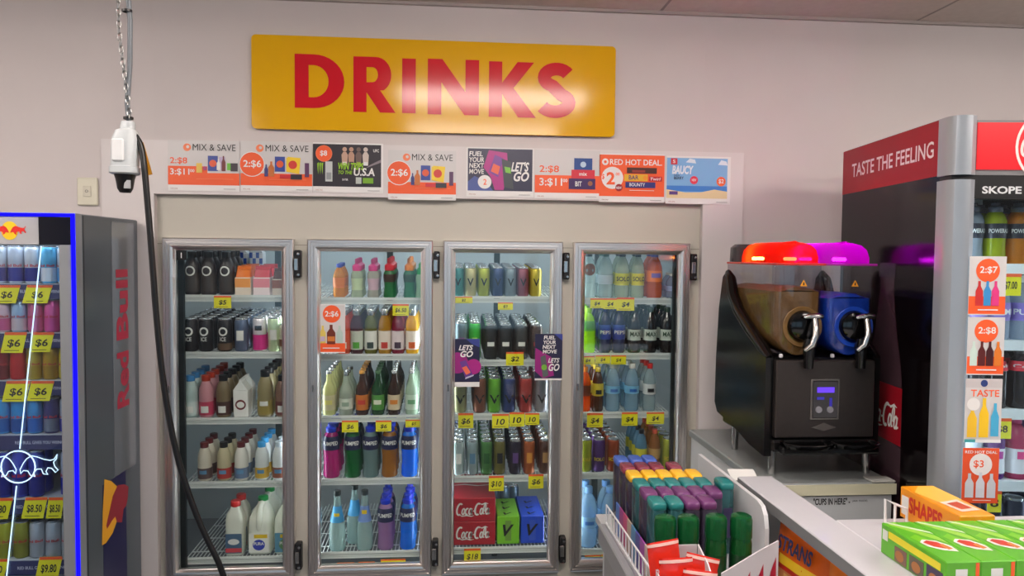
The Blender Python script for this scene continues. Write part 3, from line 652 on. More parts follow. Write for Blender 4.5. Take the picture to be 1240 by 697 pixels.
TK = [(0, 0, [(259, 358, 280, 373, '$5')]), (1, 1, [(475.5, 368, 495, 382, '$6.50')]),
 (1, 2, [(414, 509, 434, 523, '$6'), (455, 509, 474, 522, '$6'), (491, 508, 511, 517, '$5')]),
 (1, 4, [(408, 681, 429, 690, '$5'), (434, 680, 454, 689, '$5'), (461, 677, 491, 688, '$6')]),
 (2, 0, [(551, 359, 572, 367, '$2'), (603, 366, 621, 375, '$3')]), (2, 1, [(613, 426, 634, 442, '$2')]),
 (2, 2, [(555, 500, 573, 518, '$6'), (596, 501, 616, 518, '10'), (617, 499, 635, 516, '10'), (636, 500, 653, 514, '10')]),
 (2, 3, [(592, 576, 610, 594, '$10'), (640, 574, 658, 591, '$6')]), (2, 4, [(562, 664, 582, 682, '$18')]),
 (3, 0, [(715, 361, 731, 373, '$4'), (731, 361, 747, 374, '$4'), (747, 360, 768, 376, '$4')]),
 (3, 1, [(704, 431, 720, 441, '$4'), (721, 430, 739, 440, '$4'), (740, 430, 758, 441, '$4')]),
 (3, 2, [(711, 500, 730, 517, '$4'), (753, 499, 772, 515, '$4'), (783, 499, 804, 513, '$4')]),
 (3, 4, [(708, 672, 727, 682, '$4'), (728, 671, 741, 681, '$4')])]
for d, s, L in TK:
    for i, (x0, y0, x1, y1, tx) in enumerate(L):
        pos = 'lone' if len(L) == 1 else ('left', 'right')[i] if len(L) == 2 else ('leftmost', 'second', 'third', 'rightmost')[i] if len(L) == 4 else ('left', 'middle', 'right')[i]
        ticket('yellow price ticket, %s on the %s shelf rail, %s cooler door' % (pos, SHN[s], ORD[d]), x0, y0, x1, y1, tx, 3.228, 'price tickets in the cooler')

# ------------------------------------------------------------------ flat printed things
def printed(name, label, cat, loc, w_, h_, els, base, group=None, rz=0., th=.0012, parent=None):
    t = thing(name, label, cat, loc, rz, group)
    card = obj('card', boxm(round(w_, 4), th, round(h_, 4)), base, t, (0, th / 2, 0))
    for k, e in enumerate(els):
        y = -.0003 - k * .00025
        X = lambda u: (u - .5) * w_
        Z = lambda v: v * h_
        if e[0] == 'r':
            _, a, b, c, d, m_ = e[:6]; nm = e[6] if len(e) > 6 else 'print_block'
            obj(nm, prism_m([[(X(a), Z(b)), (X(c), Z(b)), (X(c), Z(d)), (X(a), Z(d))]], 0, 0), m_, t, (0, y, 0))
        elif e[0] == 'd':
            _, u, v, r, m_ = e[:5]; nm = e[5] if len(e) > 5 else 'price_disc'
            obj(nm, prism_m([ell(X(u), Z(v), r * h_, r * h_, 0, 345, 23)], 0, 0), m_, t, (0, y, 0))
        elif e[0] == 'p':
            obj(e[3] if len(e) > 3 else 'picture_print', prism_m([[(X(a), Z(b)) for a, b in e[1]]], 0, 0), e[2], t, (0, y, 0))
        elif e[0] == 't':
            _, s, a, b, c, d, m_ = e[:7]; sh = e[7] if len(e) > 7 else 0.; bo = e[8] if len(e) > 8 else .015
            obj('lettering', textm(s, (c - a) * w_, (d - b) * h_, bo, sh), m_, t, (X((a + c) / 2), y, Z((b + d) / 2)))
    return t
GREYP = cl(206, 203, 202); OR = mat((238, 92, 40), .45); ORL = mat((243, 130, 84), .45); BLK = cl(30, 28, 28); PAPER = cl(228, 226, 224)
def bottlep(u, v, w_, h_): return [(u - w_ / 2, v), (u + w_ / 2, v), (u + w_ / 2, v + h_ * .6), (u + w_ * .18, v + h_ * .8), (u + w_ * .18, v + h_), (u - w_ * .18, v + h_), (u - w_ * .18, v + h_ * .8), (u - w_ / 2, v + h_ * .6)]
foot = [('t', 'mix any', .04, .03, .14, .06, cl(170, 120, 110)), ('r', .78, .04, .95, .05, cl(150, 150, 150), 'small_print')]
def mixsave(two):
    e = [('r', 0, .12, 1, 1, GREYP), ('r', 0, .12, 1, .36, OR)]
    if two: e += [('r', 0, .12, .55, .49, OR), ('t', '2:$8', .03, .52, .27, .66, OR), ('t', '3:$11', .03, .30, .3, .44, PAPER), ('t', '00', .31, .37, .37, .43, PAPER)]
    e += [('d', .27, .86, .075, ORL), ('d', .28, .87, .03, GREYP), ('t', 'MIX & SAVE', .35, .80, .95, .93, BLK, 0., .0)]
    if not two: e += [('d', .16, .54, .25, PAPER), ('d', .16, .54, .235, OR), ('t', '2:$6', .04, .46, .29, .62, PAPER)]
    o = .0 if two else -.08
    e += [('r', .56 + o, .40, .70 + o, .70, cl(50, 70, 150), 'packet_print'), ('d', .63 + o, .55, .07, cl(220, 90, 50), 'packet_badge'), ('r', .72 + o, .42, .80 + o, .68, cl(226, 196, 60) if not two else cl(190, 170, 200), 'packet_print')]
    if two: e += [('p', bottlep(.78, .40, .055, .3), cl(110, 40, 40)), ('p', bottlep(.71, .42, .05, .22), cl(230, 230, 225)), ('r', .83, .42, .9, .56, cl(110, 190, 60), 'packet_print'), ('r', .88, .40, .98, .56, cl(60, 50, 60), 'packet_print'), ('r', .40, .36, .48, .55, cl(226, 190, 80), 'packet_print'), ('d', .52, .45, .04, cl(170, 60, 110), 'packet_badge')]
    else: e += [('p', [(.64, .4), (.82, .36), (.84, .68), (.66, .7)], cl(236, 200, 40)), ('d', .73, .54, .085, cl(210, 60, 50), 'packet_badge'), ('p', bottlep(.43, .30, .08, .3), cl(196, 110, 50)), ('p', bottlep(.36, .30, .05, .24), cl(60, 60, 120)), ('r', .55, .27, .7, .34, cl(200, 40, 50), 'packet_print'), ('r', .70, .25, .86, .35, cl(40, 36, 50), 'packet_print'), ('r', .90, .3, .96, .58, cl(90, 50, 90), 'packet_print')]
    return e + [('r', .4, .235, .92, .245, ORL, 'small_print')] + foot
NV = cl(38, 36, 66); GR = cl(150, 200, 40)
monst = [('r', .0, .12, .97, .97, cl(44, 38, 46)), ('p', [(.75, .5), (.97, .62), (.97, .68), (.8, .56)], cl(130, 120, 125)), ('d', .155, .78, .165, ORL), ('d', .155, .78, .155, OR), ('t', '$8', .1, .72, .2, .84, PAPER)]
for q in range(3): monst.append(('p', [(.06 + q * .03, .58), (.085 + q * .03, .6), (.078 + q * .03, .5), (.075 + q * .03, .36), (.066 + q * .03, .46)], GR))
monst += [('r', .175, .22, .275, .62, cl(196, 200, 200), 'can_print'), ('r', .19, .26, .26, .4, cl(150, 154, 156), 'can_print')]
for q, (u, sk) in enumerate([(.45, cl(196, 160, 140)), (.545, cl(186, 146, 124)), (.65, cl(110, 90, 84)), (.75, cl(206, 190, 180))]):
    monst += [('p', [(u - .035, .55), (u + .035, .55), (u + .045, .76), (u + .02, .82), (u - .02, .82), (u - .045, .76)], sk, 'figure_print'), ('d', u, .87, .045, sk, 'figure_print'), ('r', u - .03, .55, u + .03, .62, (cl(220, 210, 205), cl(70, 50, 60), cl(150, 160, 60), cl(225, 225, 222))[q], 'figure_print')]
monst += [('t', 'WIN TRIPS', .36, .46, .72, .60, GR, .2, .03), ('t', 'TO THE', .36, .37, .56, .44, GR, .2, .02), ('t', 'U.S.A', .58, .34, .88, .50, PAPER, .1, .03), ('r', .61, .18, .69, .31, cl(190, 196, 190), 'badge_print'), ('r', .71, .19, .86, .30, cl(120, 170, 40), 'badge_print'), ('t', 'UFC', .86, .82, .94, .88, PAPER), ('t', 'ENTER', .42, .24, .5, .28, PAPER)] + foot
letsgo = [('r', .02, .12, .98, .98, NV), ('p', [(.02, .12), (.4, .12), (.3, .3), (.12, .42), (.02, .3)], cl(70, 84, 150)), ('p', [(.25, .6), (.33, .95), (.6, .9), (.62, .5), (.55, .14), (.42, .14), (.36, .4)], cl(176, 40, 130)),
 ('p', [(.33, .5), (.47, .4), (.55, .78), (.42, .86)], cl(120, 60, 150), 'can_print'), ('p', [(.36, .52), (.47, .45), (.5, .62), (.4, .68)], cl(230, 100, 70), 'can_print'), ('p', [(.56, .2), (.7, .16), (.66, .72), (.52, .78)], cl(60, 64, 70), 'can_print'), ('p', [(.58, .5), (.66, .48), (.65, .6), (.56, .62)], cl(120, 190, 60), 'can_print'),
 ('t', 'FUEL', .04, .82, .24, .92, PAPER, .1), ('t', 'YOUR', .04, .70, .26, .80, PAPER, .1), ('t', 'NEXT', .04, .58, .26, .68, PAPER, .1), ('t', 'MOVE', .04, .46, .26, .56, PAPER, .1), ('t', "LET'S", .66, .52, .93, .72, PAPER, .3, .03), ('t', 'GO', .70, .32, .93, .52, PAPER, .3, .03), ('d', .27, .3, .14, PAPER), ('t', '2', .25, .24, .3, .36, OR)] + foot
choc = [('r', 0, .12, 1, 1, GREYP), ('r', 0, .12, 1, .48, OR), ('t', '2:$8', .07, .52, .37, .68, OR), ('t', '3:$11', .07, .24, .42, .42, PAPER), ('t', '00', .43, .34, .5, .41, PAPER), ('r', .60, .60, .88, .84, cl(30, 70, 140), 'packet_print'), ('d', .74, .71, .06, cl(180, 200, 220), 'packet_badge'), ('r', .56, .42, .92, .6, cl(210, 40, 60), 'packet_print'), ('t', 'mix', .68, .48, .8, .55, PAPER), ('r', .52, .2, .93, .42, cl(60, 30, 90), 'packet_print'), ('t', 'BIT', .62, .26, .72, .36, PAPER), ('d', .85, .32, .05, cl(150, 90, 60), 'packet_badge')] + foot
hot = [('r', 0, .12, 1, .98, OR), ('d', .09, .83, .07, PAPER), ('d', .09, .83, .03, OR), ('t', 'RED HOT DEAL.', .16, .77, .96, .89, PAPER), ('d', .2, .5, .23, PAPER), ('t', '$', .04, .46, .08, .58, OR), ('t', '2', .11, .36, .24, .62, OR, .0, .03), ('t', '00', .25, .55, .31, .61, OR),
 ('r', .42, .60, .88, .72, cl(70, 34, 26), 'bar_print'), ('r', .5, .62, .7, .67, cl(150, 50, 40), 'bar_print'), ('r', .38, .44, .74, .58, cl(226, 176, 40), 'bar_print'), ('t', 'BAR', .45, .47, .6, .56, cl(60, 40, 110)), ('d', .7, .51, .045, cl(236, 150, 30), 'packet_badge'), ('r', .76, .44, .96, .54, cl(190, 40, 40), 'bar_print'), ('t', 'Twirl', .78, .46, .94, .52, PAPER, .2), ('r', .4, .30, .86, .42, cl(50, 50, 120), 'bar_print'), ('t', 'BOUNTY', .46, .33, .7, .40, PAPER), ('d', .3, .30, .075, cl(150, 30, 40), 'packet_badge'), ('t', 'NEW', .26, .27, .34, .32, PAPER), ('r', .46, .24, .84, .25, PAPER, 'small_print')] + foot
beach = [('r', .01, .12, .95, .96, cl(122, 176, 222)), ('r', .01, .26, .95, .38, cl(56, 126, 206)), ('p', [(.01, .12), (.95, .12), (.95, .27), (.75, .31), (.55, .25), (.3, .24), (.01, .3)], cl(226, 208, 160)), ('p', [(.3, .87), (.36, .95), (.44, .93), (.46, .85)], cl(216, 228, 238), 'cloud_print'), ('p', [(.8, .83), (.85, .93), (.93, .9), (.95, .82)], cl(216, 228, 238), 'cloud_print'), ('r', .07, .82, .17, .95, cl(206, 40, 56), 'badge_print'), ('t', 'S', .10, .85, .14, .92, PAPER), ('t', 'BAUCY', .09, .62, .42, .80, cl(226, 232, 240), .15, .04), ('t', 'NEW', .12, .58, .21, .61, NV), ('t', 'BERRY', .12, .51, .27, .57, NV), ('d', .43, .5, .085, cl(226, 50, 76)), ('t', 'NEW', .395, .475, .465, .53, PAPER), ('d', .85, .48, .1, ORL), ('d', .85, .48, .09, OR), ('t', '$2', .81, .43, .89, .53, PAPER), ('r', .05, .19, .18, .26, cl(90, 60, 130), 'badge_print')] + foot
PST = [(203, 171, 290, 230, mixsave(True), 'MIX AND SAVE poster with grey top, leftmost above the cooler'), (291, 173, 378, 230, mixsave(False), 'MIX AND SAVE poster with orange disc, second from the left'), (379, 174, 464, 232, monst, 'black poster with green lettering and four figures'), (470, 182, 552, 242, mixsave(False), 'MIX AND SAVE poster with orange disc, lower, right of black poster'), (565, 180, 646, 237, letsgo, 'navy and magenta energy drink poster above third door'), (648, 183, 726, 239, choc, 'grey and orange chocolate block poster'), (726, 187, 804, 244, hot, 'orange RED HOT DEAL poster with white price disc'), (807, 190, 884, 246, beach, 'pale blue beach poster, rightmost above the cooler')]
for x0, y0, x1, y1, els, lab in PST:
    a = onY(x0, y0, 3.147); b = onY(x1, y1, 3.147)
    a2 = onY(x0, (y0 + y1) / 2, 3.147)
    w_, h_ = b.x - a.x, .205
    printed('promo_poster', lab, 'poster', ((a.x + b.x) / 2, 3.1475, (a.z + b.z) / 2 - h_ / 2), w_, h_, els, PAPER, 'promotion posters above the cooler')
# stickers on the cooler glass
def onpane(x0, y0, x1, y1, els, lab, yp, base, name='promo_poster', group='posters stuck to glass'):
    a = onY(x0, y0, yp); b = onY(x1, y1, yp)
    return printed(name, lab, 'poster', ((a.x + b.x) / 2, yp, b.z), b.x - a.x, a.z - b.z, els, base, group)
drinkp = [('r', 0, .02, 1, .98, GREYP), ('r', 0, .02, 1, .2, OR), ('d', .52, .8, .18, OR), ('t', '2:$6', .28, .73, .76, .86, PAPER), ('p', bottlep(.2, .2, .22, .36), cl(216, 190, 90)), ('p', bottlep(.8, .2, .22, .36), cl(180, 200, 190)), ('p', bottlep(.5, .18, .3, .4), cl(110, 46, 26)), ('r', .37, .24, .63, .34, cl(206, 120, 50), 'label_print'), ('r', .12, .24, .28, .34, cl(190, 170, 200), 'label_print'), ('r', .2, .09, .8, .11, PAPER, 'small_print')]
onpane(384, 368, 418, 427, drinkp, 'orange and grey bottle offer poster stuck to second door glass', 3.1665, PAPER)
lg1 = [('r', .0, .1, 1, 1, NV), ('d', .2, .5, .22, cl(150, 36, 120), 'splash_print'), ('d', .78, .42, .16, cl(170, 40, 130), 'splash_print'), ('p', [(.5, 1), (1, 1), (1, .82), (.7, .9)], cl(60, 70, 140)), ('t', "LETS", .24, .76, .76, .87, PAPER, .3, .03), ('t', 'GO', .3, .62, .76, .75, PAPER, .3, .03), ('p', [(.28, .52), (.5, .56), (.78, .22), (.5, .16)], cl(104, 60, 140), 'can_print'), ('p', [(.36, .4), (.52, .44), (.68, .3), (.52, .25)], cl(230, 110, 80), 'can_print'), ('p', [(.48, .16), (.78, .23), (.8, .26), (.5, .2)], cl(190, 190, 210), 'can_print')]
onpane(547.5, 410, 580.5, 468, lg1, 'dark purple LETS GO poster at left of third door glass', 3.1665, PAPER)
lg2 = [('r', .0, .04, 1, 1, NV), ('p', [(0, .2), (.3, .04), (.7, .1), (.6, .5), (.3, .6), (.02, .7)], cl(150, 36, 120), 'splash_print'), ('p', [(.7, 1), (1, 1), (1, .85)], cl(60, 70, 150)), ('t', 'FUEL', .32, .88, .74, .96, PAPER, .1, .03), ('t', 'YOUR', .3, .78, .76, .86, PAPER, .1, .03), ('t', 'NEXT', .28, .68, .76, .76, PAPER, .1, .03), ('t', 'MOVE', .28, .58, .8, .66, PAPER, .1, .03), ('p', [(.2, .5), (.38, .55), (.5, .1), (.3, .06)], cl(90, 96, 96), 'can_print'), ('d', .34, .28, .06, cl(120, 180, 60), 'can_print'), ('t', 'LETS', .48, .38, .9, .48, PAPER, .3, .03), ('t', 'GO', .5, .2, .9, .36, PAPER, .3, .03)]
onpane(648, 404, 680.5, 460, lg2, 'dark purple LETS GO poster overlapping right frame of third door', 3.1475, PAPER)

# ------------------------------------------------------------------ DRINKS sign
t = thing('hanging_sign', 'wide yellow sign with red DRINKS lettering on the wall', 'sign', (-.052, 3.142, 2.108))
def rrect(w_, h_, r, n=5):
    L = []
    for cx, cy, a in ((w_ / 2 - r, h_ - r, 0), (-w_ / 2 + r, h_ - r, 90), (-w_ / 2 + r, r, 180), (w_ / 2 - r, r, 270)): L += ell(cx, cy, r, r, a, a + 90, n)
    return L
SG = mat((226, 172, 18), .12, spec=.36, noise=.03, nscale=3); SR = mat((206, 30, 44), .12, spec=.36)
obj('sign_board', prism_m([rrect(1.503, .379, .018)], -.006, .014), SG, t)
sw = .245
def letter(ch):
    if ch == 'D': return [[[(0, 0), (.34, 0)] + ell(.34, .5, .54, .5, -90, 90, 18) + [(0, 1)], [(sw, .2)] + ell(.33, .5, .27, .30, -90, 90, 14) + [(sw, .8)]]], .88
    if ch == 'R': return [[[(0, 0), (sw, 0), (sw, .36), (.5, 0), (.79, 0), (.5, .40)] + ell(.42, .68, .29, .32, -60, 90, 14) + [(0, 1)], [(sw, .54)] + ell(.36, .68, .10, .135, -90, 90, 8) + [(sw, .815)]]], .79
    if ch == 'I': return [[[(0, 0), (sw, 0), (sw, 1), (0, 1)]]], sw
    if ch == 'N': return [[[(0, 0), (sw, 0), (sw, .58), (.66, 0), (.92, 0), (.92, 1), (.675, 1), (.675, .42), (.26, 1), (0, 1)]]], .92
    if ch == 'K': return [[[(0, 0), (sw, 0), (sw, .42), (.55, 0), (.88, 0), (.46, .53), (.84, 1), (.53, 1), (sw, .62), (sw, 1), (0, 1)]]], .88
    c = ell(.36, .735, .225, .16, 28, 250, 16) + ell(.33, .275, .255, .165, 62, -152, 18)
    return c, .7
for ch, (a, b, za, zb) in zip('DRINKS', [(357, 417, 66, 131), (428, 479, 69, 136), (487, 503.5, 71, 137), (518, 580, 72, 139), (592, 649, 75, 142), (651, 697, 76, 143)]):
    loops, lw_ = letter(ch); pa = onY(a, (za + zb) / 2, 3.136); pb = onY(b, (za + zb) / 2, 3.136); xm = (pa.x + pb.x) / 2
    z1 = onY((a + b) / 2, za, 3.136).z; z0 = onY((a + b) / 2, zb, 3.136).z
    if ch == 'S':
        me = strip_m([(loops, .118)]); xv = [v.co.x for v in me.vertices]; zv = [v.co.z for v in me.vertices]
        for v in me.vertices: v.co = ((v.co.x - min(xv)) / (max(xv) - min(xv)) * (pb.x - pa.x), 0, (v.co.z - min(zv)) / (max(zv) - min(zv)) * (z1 - z0))
        obj('lettering', me, SR, t, (pa.x + .052, -.0078, z0 - 2.108)); continue
    xsv = [p[0] for p in loops[0][0]]; zsv = [p[1] for p in loops[0][0]]
    x0_, x1_, zz0, zz1 = min(xsv), max(xsv), min(zsv), max(zsv)
    Lp = [[((p[0] - x0_) / (x1_ - x0_) * (pb.x - pa.x), (p[1] - zz0) / (zz1 - zz0) * (z1 - z0)) for p in l] for l in loops[0]]
    obj('lettering', prism_m(Lp, 0, .0015), SR, t, (pa.x + .052, -.0078, z0 - 2.108))
# wall switch
a = onY(96, 215, WALLY); b = onY(122, 249, WALLY)
t = thing('wall_switch', 'cream wall switch plate beside the poster strip', 'switch', ((a.x + b.x) / 2 - .006, WALLY, b.z), 0)
part_box('plate', mat((214, 210, 190), .4), t, -.04, .04, -.012, 0, 0, .112, .004)
part_box('rocker', mat((205, 200, 182), .4), t, -.016, .016, -.015, -.012, .035, .078, .002)
obj('indicator_ring', lathe(((.004, 0), (.006, 0), (.006, .001), (.004, .001)), 12), mat((120, 116, 110), .5), t, (0, -.016, .057), (pi / 2, 0, 0))

# ------------------------------------------------------------------ hanging power socket, chain and flex
cx, cy = -.872, 2.10
t = thing('pendant_socket', 'white power socket hanging from ceiling on chain and grey cable', 'socket', (cx, cy, 1.80))
obj('housing', loft_m([(.008, .030, .030), (.012, .036, .036), (.028, .036, .036), (.030, .032, .033), (.10, .034, .032, .004, 0), (.125, .026, .026, .006, 0), (.13, .018, .018, .008, 0), (.15, .016, .016, .01, 0)], 20, 3), mat((220, 226, 228), .25, trans=.2), t)
part_box('cover_plate', mat((228, 230, 230), .3), t, -.02, .012, -.038, -.030, .04, .10, .004)
pl = obj('plug', loft_m([(-.04, .012, .014), (-.03, .018, .018), (-.004, .022, .022), (.010, .026, .026)], 16, 3), BLACK, t)
obj('plug_end', loft_m([(-.03, .009, .004, .012, -.016), (-.008, .009, .004, .012, -.016)], 12, 3), mat((170, 172, 174), .3), pl)
obj('grey_cable', sweep_m([(.012, 0, .15), (.008, 0, .2), (.016, 0, .3), (.018, 0, .42), (.008, .0, .56), (.0, .0, .7), (0, 0, .845)], .007, 8), mat((110, 116, 122), .4), t)
nlink = 42
bm = bmesh.new()
for k in range(nlink):
    z0 = .15 + k * .0165; n = 8; A = []
    for i in range(n):
        th_ = 2 * pi * i / n; x = .0055 * cos(th_); z_ = .0115 * sin(th_)
        p = Vector((x, 0, z_)) if k % 2 else Vector((0, x, z_))
        A.append(p + Vector((.018 - .026 * min(1, k / 14), -.008, z0 + .008)))
    for i in range(n):
        p, q_ = A[i], A[(i + 1) % n]; d_ = (q_ - p).normalized(); s_ = d_.cross(Vector((.3, .9, .2))).normalized() * .0016; u_ = d_.cross(s_).normalized() * .0016
        vs = [bm.verts.new(b_ + o_) for b_ in (p, q_) for o_ in (s_, u_, -s_, -u_)]
        for j in range(4): bm.faces.new((vs[j], vs[(j + 1) % 4], vs[4 + (j + 1) % 4], vs[4 + j]))
ch = obj('chain', finish(bm, 'chain'), mat((170, 170, 168), .3, .9), t); ch['kind'] = 'stuff'
for zz in (.156, .44): obj('cable_tie', lathe(((.011, 0), (.013, 0), (.013, .006), (.011, .006)), 10), BLACK, t, (.012, -.003, zz))
obj('ceiling_hook', lathe(((0, 0), (.02, 0), (.02, .004), (0, .004)), 12), SILVER, t, (0, 0, .84))
pts = [onY(160, 160, 2.10), onY(170, 175, 2.095), onY(175, 205, 2.09), onY(179, 250, 2.09), onY(184, 310, 2.09), onY(190, 390, 2.09), onY(199, 470, 2.09), onY(213, 545, 2.09), onY(233, 610, 2.09), onY(252, 655, 2.09), onY(270, 695, 2.09), Vector((-.57, 2.09, .5)), Vector((-.50, 2.09, .12)), Vector((-.45, 2.1, .012)), Vector((-.2, 2.1, .012))]
def smooth(pts, n=4):
    out = []
    for i in range(len(pts) - 1):
        p0, p1, p2, p3 = pts[max(i - 1, 0)], pts[i], pts[i + 1], pts[min(i + 2, len(pts) - 1)]
        for k in range(n):
            s_ = k / n; out.append(.5 * ((2 * p1) + (p2 - p0) * s_ + (2 * p0 - 5 * p1 + 4 * p2 - p3) * s_ ** 2 + (3 * p1 - p0 - 3 * p2 + p3) * s_ ** 3))
    return out + [pts[-1]]
t = thing('power_cable', 'black power cable hanging down in front of the first door', 'cable', (0, 0, 0))
obj('flex', sweep_m(smooth(pts), .0082, 8), BLACK, t)
a = onY(168, 172, 2.10); b = onY(181, 211, 2.10)
obj('test_tag', prism_m([[(a.x - .008, a.z), (a.x + .012, a.z), (b.x + .008, b.z), (b.x - .012, b.z - .004)]], 2.1, 2.101), mat((190, 130, 24), .5), t)

# ------------------------------------------------------------------ energy drink fridge on the left
RX1, RX0, RY0, RY1, RZ1 = -1.252, -1.86, 2.622, 3.125, 1.728
t = thing('display_fridge', 'grey energy drink fridge with blue lit edge at the left', 'fridge', ((RX0 + RX1) / 2, (RY0 + RY1) / 2, 0))
ox, oy = (RX0 + RX1) / 2, (RY0 + RY1) / 2
def rb(name, m_, x0, x1, y0, y1, z0, z1, bev=0.): return part_box(name, m_, t, x0 - ox, x1 - ox, y0 - oy, y1 - oy, z0, z1, bev)
gbody = mat((92, 100, 108), .3, .35, noise=.03)
sidep = rb('side_panel', gbody, RX1 - .03, RX1, RY0 + .045, RY1, .06, RZ1, .004)
rb('side_panel', gbody, RX0, RX0 + .03, RY0 + .045, RY1, .06, RZ1, .004)
rb('top_panel', gbody, RX0 + .03, RX1 - .03, RY0 + .045, RY1, RZ1 - .03, RZ1)
rb('base_panel', gbody, RX0 + .03, RX1 - .03, RY0 + .045, RY1, .06, .2)
rb('back_panel', mat((190, 196, 200), .5), RX0 + .03, RX1 - .03, RY1 - .03, RY1, .2, RZ1 - .03)
for x in (RX0 + .06, RX1 - .06):
    for y in (RY0 + .1, RY1 - .06): obj('foot', lathe(((0, 0), (.02, 0), (.018, .06), (0, .06)), 10), BLACK, t, (x - ox, y - oy, 0))
doorm = mat((150, 154, 158), .35, .4)
dr = rb('door', doorm, RX1 - .056, RX1 - .014, RY0, RY0 + .04, .2, RZ1 - .012, .004)
rb('door_stile', doorm, RX0 + .014, RX0 + .056, RY0, RY0 + .04, .2, RZ1 - .012, .004)
rb('door_bottom_rail', doorm, RX0 + .056, RX1 - .056, RY0, RY0 + .04, .2, .26)
xm = onY(47, 280, RY0).x
hd = rb('header_panel', mat((176, 176, 178), .35), RX0 + .056, xm, RY0 + .004, RY0 + .04, 1.622, RZ1 - .014)
rb('header_reflection', mat((8, 12, 26), .06), xm, RX1 - .014, RY0 - .001, RY0 + .004, 1.622, RZ1 - .014)  # dark reflection at the header's right end put into the panel colour
rb('header_back', doorm, xm, RX1 - .056, RY0 + .004, RY0 + .04, 1.622, RZ1 - .014)
rb('glass_pane', glass((240, 246, 250), .05, .5, .02), RX0 + .056, RX1 - .056, RY0 + .012, RY0 + .016, .26, 1.622)
blue = emis((16, 10, 255), 2.2)
rb('edge_light', blue, RX1 - .014, RX1 - .001, RY0 - .002, RY0 + .002, .22, RZ1 - .012, .001)
rb('edge_light', blue, RX0 + .001, RX0 + .014, RY0 - .002, RY0 + .002, .22, RZ1 - .012, .001)
rb('edge_light', blue, RX0 + .014, RX1 - .001, RY0 - .002, RY0 + .002, RZ1 - .012, RZ1 - .001, .001)
rb('edge_baffle', doorm, RX1 - .014, RX1, RY0 + .002, RY0 + .045, .2, RZ1)  # added to block the edge light's back from mirroring in the cooler glass
rb('edge_baffle', doorm, RX0, RX0 + .014, RY0 + .002, RY0 + .045, .2, RZ1)
rb('edge_baffle', doorm, RX0 + .014, RX1 - .014, RY0 + .002, RY0 + .045, RZ1 - .012, RZ1)
rb('door_gasket', BLACK, RX1 - .05, RX1 - .006, RY0 + .04, RY0 + .045, .2, RZ1 - .014)
# emblem: yellow disc and two charging bulls
BULL = [(.06, .02), (.10, .10), (.16, .22), (.26, .36), (.42, .46), (.60, .42), (.80, .34), (1.0, .30), (1.12, .34), (1.22, .50), (1.20, .36), (1.10, .24), (1.14, .10), (1.24, -.02), (1.16, -.10), (1.04, .04), (.92, .06), (.86, -.06), (.92, -.16), (.78, -.14), (.72, .02), (.58, .02), (.48, -.10), (.52, -.22), (.38, -.18), (.30, -.04), (.16, -.02), (.08, -.12)]
ec = onY(11, 279, RY0); sc = .043
obj('emblem_disc', prism_m([ell(0, 0, sc * .62, sc * .72, 0, 345, 23)], 0, 0), mat((245, 205, 20), .4), t, (ec.x - ox, RY0 + .003 - oy, ec.z))
for s_ in (1, -1): obj('emblem_bull', prism_m([[(s_ * x * sc, y * sc - .004) for x, y in BULL]], 0, 0), mat((226, 36, 24), .4), t, (ec.x - ox, RY0 + .0022 - oy, ec.z))
# neon ring and bulls on the glass
nc = onY(22, 565, RY0 + .008); NB = emis((190, 225, 255), 1.6); ns = .055; yy = RY0 + .008 - oy
obj('neon_ring', sweep_m([(nc.x - ox + ns * cos(2 * pi * i / 28), yy, nc.z + ns * sin(2 * pi * i / 28)) for i in range(28)], .0022, 6, True), NB, t)
for s_ in (1, -1): obj('neon_bull', sweep_m([(nc.x - ox + s_ * x * ns * 1.9, yy - .0005, nc.z + (y - .1) * ns * 1.9) for x, y in BULL], .0016, 5, True), NB, t)
for (xa, ya, xb, yb) in ((50, 298, 24, 543), (20, 588, 8, 697)):  # slanted reflection on the glass, drawn as glowing strokes
    a = onY(xa, ya, RY0 + .008); b = onY(xb, yb, RY0 + .008)
    obj('reflection_line', sweep_m([(a.x - ox, yy, a.z), (b.x - ox, yy, b.z)], .0019, 6), NB, t)
# side print
sx = RX1 + .0006 - ox
def on_side(name, m_, y0, y1, z0, z1, dx=0.): return obj(name, boxm(.0006, round(y1 - y0, 4), round(z1 - z0, 4)), m_, t, (sx + dx, (y0 + y1) / 2 - oy, z0))
on_side('side_strip', mat((146, 152, 158), .13, .6), 2.89, 3.085, .75, 1.712)
on_side('panel_joint', BLACK, 2.674, 2.678, .1, 1.722)
on_side('navy_print', mat((22, 20, 72), .3), 2.79, 2.985, .1, .75)
def side_shape(name, loop, m_, dx):
    o = obj(name, prism_m([loop], 0, 0), m_, t); o.matrix_local = Matrix.Translation((sx + dx, 0, 0)) @ Matrix(((0, -1, 0), (1, 0, 0), (0, 0, 1))).to_4x4(); return o
def SP(px, py): v = onX(px, py, RX1); return (v.y - oy, v.z)
side_shape('sun_print', [SP(*p) for p in ((126, 580), (134, 582), (143, 590), (146, 604), (143, 625), (136, 645), (128, 657), (123, 660), (124, 620))], mat((240, 170, 20), .35), .0008)
side_shape('bull_print', [SP(*p) for p in ((142, 587), (150, 586), (155, 589), (154, 604), (152, 612), (149, 616), (147, 632), (141, 632), (139, 625), (135, 630), (129, 640), (128, 636), (132, 618), (136, 600))], mat((150, 26, 44), .35), .0014)
for wd, wl, zc in (('Red', .215, 1.108), ('Bull', .27, 1.398)):
    o = obj('lettering', textm(wd, wl, .105, .035), mat((176, 26, 60), .35), t); o.matrix_local = Matrix.Translation((sx + .001, 2.972 - oy, zc)) @ SIDE_R.to_4x4()
